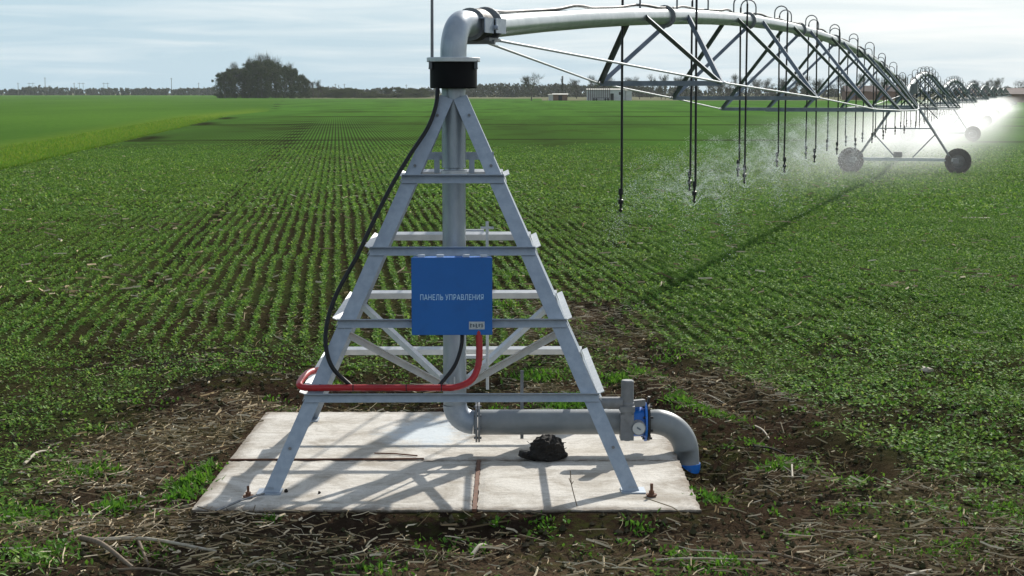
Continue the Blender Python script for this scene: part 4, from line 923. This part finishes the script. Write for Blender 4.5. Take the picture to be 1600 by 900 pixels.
# hedge between grove and tower, right of tower
for k in range(34):
    px = 486 + k * 5.6 + random.uniform(-3, 3); Y = random.uniform(960, 1150); top = random.choice([random.uniform(136, 141), random.uniform(142, 147)])
    tree('hedge_bush', fz(px, Y), (152 - top) / FPX * Y, random.uniform(7, 11), 'bush', 'low bush in the hedge between the dark grove and the tower', 'bushes of the hedge left of the tower', var=k % 4)
# treelines that read as a mass
def wood(name, pxa, pxb, Y0, Y1, ytop, ybase, n, lab, mat, vary=4):
    cs = []; 
    for k in range(n):
        px = random.uniform(pxa, pxb); Y = random.uniform(Y0, Y1); tp = ytop + (float(vnoise(np.array(px), np.array(0.), 22, 5)) - .5) * vary * 2 + random.uniform(-1, 2); h = max(2, (ybase - tp) / FPX * Y)
        r = h * .28
        for j in range(3): cs.append(((px - 800) / FPX * Y + random.gauss(0, h * .2), Y, h * (.15 + .33 * j), r))
    q = crown_quads(cs, n * 60, (Y0 / 1000) * .85, 0); o = fastmesh(name, q, np.arange(len(q) * 4), mat); return tag(o, lab, 'woods', kind='stuff')
wood('far_woods', -250, 345, 1850, 2000, 138, 148.5, 330, 'thin hazy line of woods on the left horizon', C_BARE, 3)
wood('far_woods', 480, 700, 1600, 1800, 138, 149, 120, 'hazy line of woods on the horizon left of the tower', C_BARE, 3)
wood('far_woods', 720, 1010, 1150, 1300, 134, 152, 240, 'bluish line of woods right of the tower', C_BARE, 4)
wood('far_woods', 1000, 1800, 1100, 1300, 139, 152, 300, 'low bluish woods behind the irrigation machine', C_BARE, 3)
for k in range(44):
    px = 905 + k * 12.2 + random.uniform(-6, 6); Y = random.uniform(800, 900); top = random.uniform(119, 133)
    if px > 1415: top += 6
    tree('bare_tree', fz(px, Y), (155 - top) / FPX * Y, random.uniform(5, 9), 'bare', 'greyish bare tree in the row beyond the field, behind the trusses', 'bare trees beyond the right end of the field', var=k % 5)
tree('bare_tree', fz(830, 680), (158 - 119) / FPX * 680, 9, 'bare', 'lone bushy bare tree at the field end left of the shed', None, var=5)
tree('poplar_tree', fz(878, 760), (154 - 117) / FPX * 760, 1.7, 'poplar', 'slim dark poplar standing just behind the small shed', None)
tree('bare_tree', fz(1555, 700), (150 - 118) / FPX * 700, 7.5, 'bare', 'left of two rounded bare trees at the right edge, above the mist', None, var=1)
tree('bare_tree', fz(1588, 700), (150 - 117) / FPX * 700, 7, 'bare', 'right of two rounded bare trees at the right edge, above the mist', None, var=2)
tree('bare_tree', fz(1529, 760), (150 - 122) / FPX * 760, 7, 'bare', 'faint small bare tree beside the tall thin mast', None, var=3)

WALLW = worn('whitewashed_wall', (.55, .56, .56), (.42, .43, .43), .5, (.8, .9), 0, 0)
WALLB = worn('brick_wall', (.22, .12, .08), (.16, .1, .07), .8, (.9, 1), 0, 0)
ROOFB = worn('brown_roof', (.06, .035, .03), (.09, .05, .045), .4, (.8, .9), 0, 0)
ROOFL = worn('pale_sheet_roof', (.5, .49, .42), (.4, .39, .33), .5, (.6, .7), 0, 0)
DARK = principled('dark_opening', (.01, .01, .012), .8)[0]
def house(name, px0, px1, Y, ytop, yeave, lab, wall, roof, cat, depth=6, doors=(), group=None, slats=0):
    x0, x1 = (px0 - 800) / FPX * Y, (px1 - 800) / FPX * Y; W_ = x1 - x0; zb = -.15
    ze = CAM_H - (yeave - HOR) / FPX * Y; zt = CAM_H - (ytop - HOR) / FPX * Y
    t = empty(name, ((x0 + x1) / 2, Y, zb), 0, lab, cat, group)
    MB().box((0, depth / 2, (ze - zb) / 2), (W_, depth, ze - zb)).build('wall', wall, t)
    m = MB(); o_ = .4; e = ze - zb + .02; r_ = zt - zb
    V_ = [(-W_ / 2 - o_, -o_, e), (W_ / 2 + o_, -o_, e), (W_ / 2 + o_, depth + o_, e), (-W_ / 2 - o_, depth + o_, e), (-W_ / 2 - o_, depth / 2, r_), (W_ / 2 + o_, depth / 2, r_)]
    m.add(V_, [(0, 1, 5, 4), (2, 3, 4, 5), (0, 4, 3), (1, 2, 5), (3, 2, 1, 0)]); m.build('roof', roof, t)
    for (fx, ww, hh, z0) in doors:
        nm = 'door' if z0 < .3 else 'window'; MB().box((-W_ / 2 + fx * W_, -.02, z0 + hh / 2), (ww, .12, hh)).build(nm, DARK, t)
    if slats:
        m = MB()
        for k in range(slats): m.box((-W_ / 2 + W_ * .62 * (k + .5) / slats, -.25, (ze - zb) / 2 + .1), (.22, .2, ze - zb + .7))
        m.build('slats', ROOFB, t)
    return t
house('shed', 864, 886, 690, 146, 147.6, 'small brown shed with a pale flat roof at the field end', WALLB, ROOFL, 'shed', 4, [(.5, 1.6, 2.2, 0)])
house('shed', 857, 864, 700, 147, 147.6, 'tiny whitish lean-to left of the brown shed', WALLW, ROOFL, 'shed', 3)
house('barn', 917, 975, 700, 138.5, 140, 'long white barn with dark upright slats at the field end', WALLW, ROOFL, 'barn', 7, [(.66, 1.4, 3.0, 0), (.88, 1.2, 1.2, 2.4)], slats=11)
house('outbuilding', 976, 986, 702, 140, 141, 'narrow pale block at the right end of the slatted barn', WALLW, ROOFL, 'outbuilding', 6)
house('farmhouse', 1318, 1418, 760, 134, 143, 'long farm building with a dark red-brown roof behind the trusses', WALLB, ROOFB, 'farmhouse', 9, [(.2, 1.2, 1.4, 1), (.5, 1.2, 1.4, 1), (.8, 1.2, 1.4, 1)])
house('farm_building', 1500, 1680, 560, 137.5, 147, 'long dark roofed building at the right edge beyond the mist', WALLB, ROOFB, 'building', 12, [(.3, 1.2, 1.4, 1), (.7, 1.2, 1.4, 1)])
# flat trailer before the barn
t = empty('farm_trailer', fz(938, 685), 0, 'low dark flatbed trailer parked in front of the slatted barn', 'trailer')
MB().box((0, 0, 1.15), (7, 2.2, .3)).build('bed', RIM, t)
for x in (-3, -1.9, 1.8, 2.9): MB().cyl((x, -1.1, .5), (x, -.8, .5), .5, 14).build('wheel', TYRE, t)
# poles and pylons
POLE = worn('weathered_pole', (.12, .11, .10), (.16, .15, .14), 2, (.8, .9), 0, 0)
for px, top, Y, lab in [(76, 120, 1500, 'tallest utility pole on the left horizon'), (272, 121, 1500, 'tall utility pole on the horizon left of the grove'), (34, 129, 1700, 'short faint pole near the left edge of the horizon'), (121, 129, 1700, 'faint utility pole right of the tallest left one'),
                        (314, 129, 1700, 'faint pole just left of the dark grove'), (636, 131, 1500, 'faint pole just left of the tower'), (526, 130, 1500, 'left of three close poles right of the grove'), (531, 132, 1500, 'middle of three close poles right of the grove'), (540, 130, 1500, 'right of three close poles right of the grove')]:
    h = (149 - top) / FPX * Y; m = MB(); m.tube([(0, 0, 0), (0, 0, h)], [.32, .22], 6); t = empty('utility_pole', fz(px, Y), 0, lab, 'pole', 'poles on the horizon'); m.build('post', POLE, t)
    MB().box((0, 0, h - .8), (2.4 * Y / 1500, .2, .2)).build('crossarm', POLE, t)
for px, lab in [(54, 'faint H-shaped pylon on the horizon near the left edge'), (132, 'middle faint H-shaped pylon on the left horizon'), (170, 'faint H-shaped pylon on the horizon farther from the left edge')]:
    Y = 1800; h = (148 - 128) / FPX * Y; t = empty('power_pylon', fz(px, Y), 0, lab, 'pylon', 'pylons on the left horizon')
    for x in (-2.2, 2.2): MB().tube([(x, 0, 0), (x * .9, 0, h)], .2, 5).build('post', POLE, t)
    MB().box((0, 0, h - 1), (8, .25, .3)).build('crossarm', POLE, t)
for px, top, lab in [(1517, 120, 'tall thin mast above the mist at the right'), (1522, 123, 'shorter thin post right of the tall mast')]:
    t = tag(MB().tube([(0, 0, 0), (0, 0, (150 - top) / FPX * 740)], [.35, .25], 6).build('mast', POLE), lab, 'mast'); t.location = fz(px, 740)

# ------------------------------------------------------------------ haze
m = MB(); m.box((0, 1150, 20), (3400, 2700, 47)); HZ = bpy.data.materials.new('haze'); HZ.use_nodes = True; t = HZ.node_tree; t.nodes.clear()
v = N(t, 'ShaderNodeVolumePrincipled'); v.inputs['Color'].default_value = (.88, .94, 1, 1); v.inputs['Density'].default_value = .00006; v.inputs['Anisotropy'].default_value = .1
o = N(t, 'ShaderNodeOutputMaterial'); t.links.new(v.outputs[0], o.inputs['Volume']); tag(m.build('haze', HZ), kind='stuff')
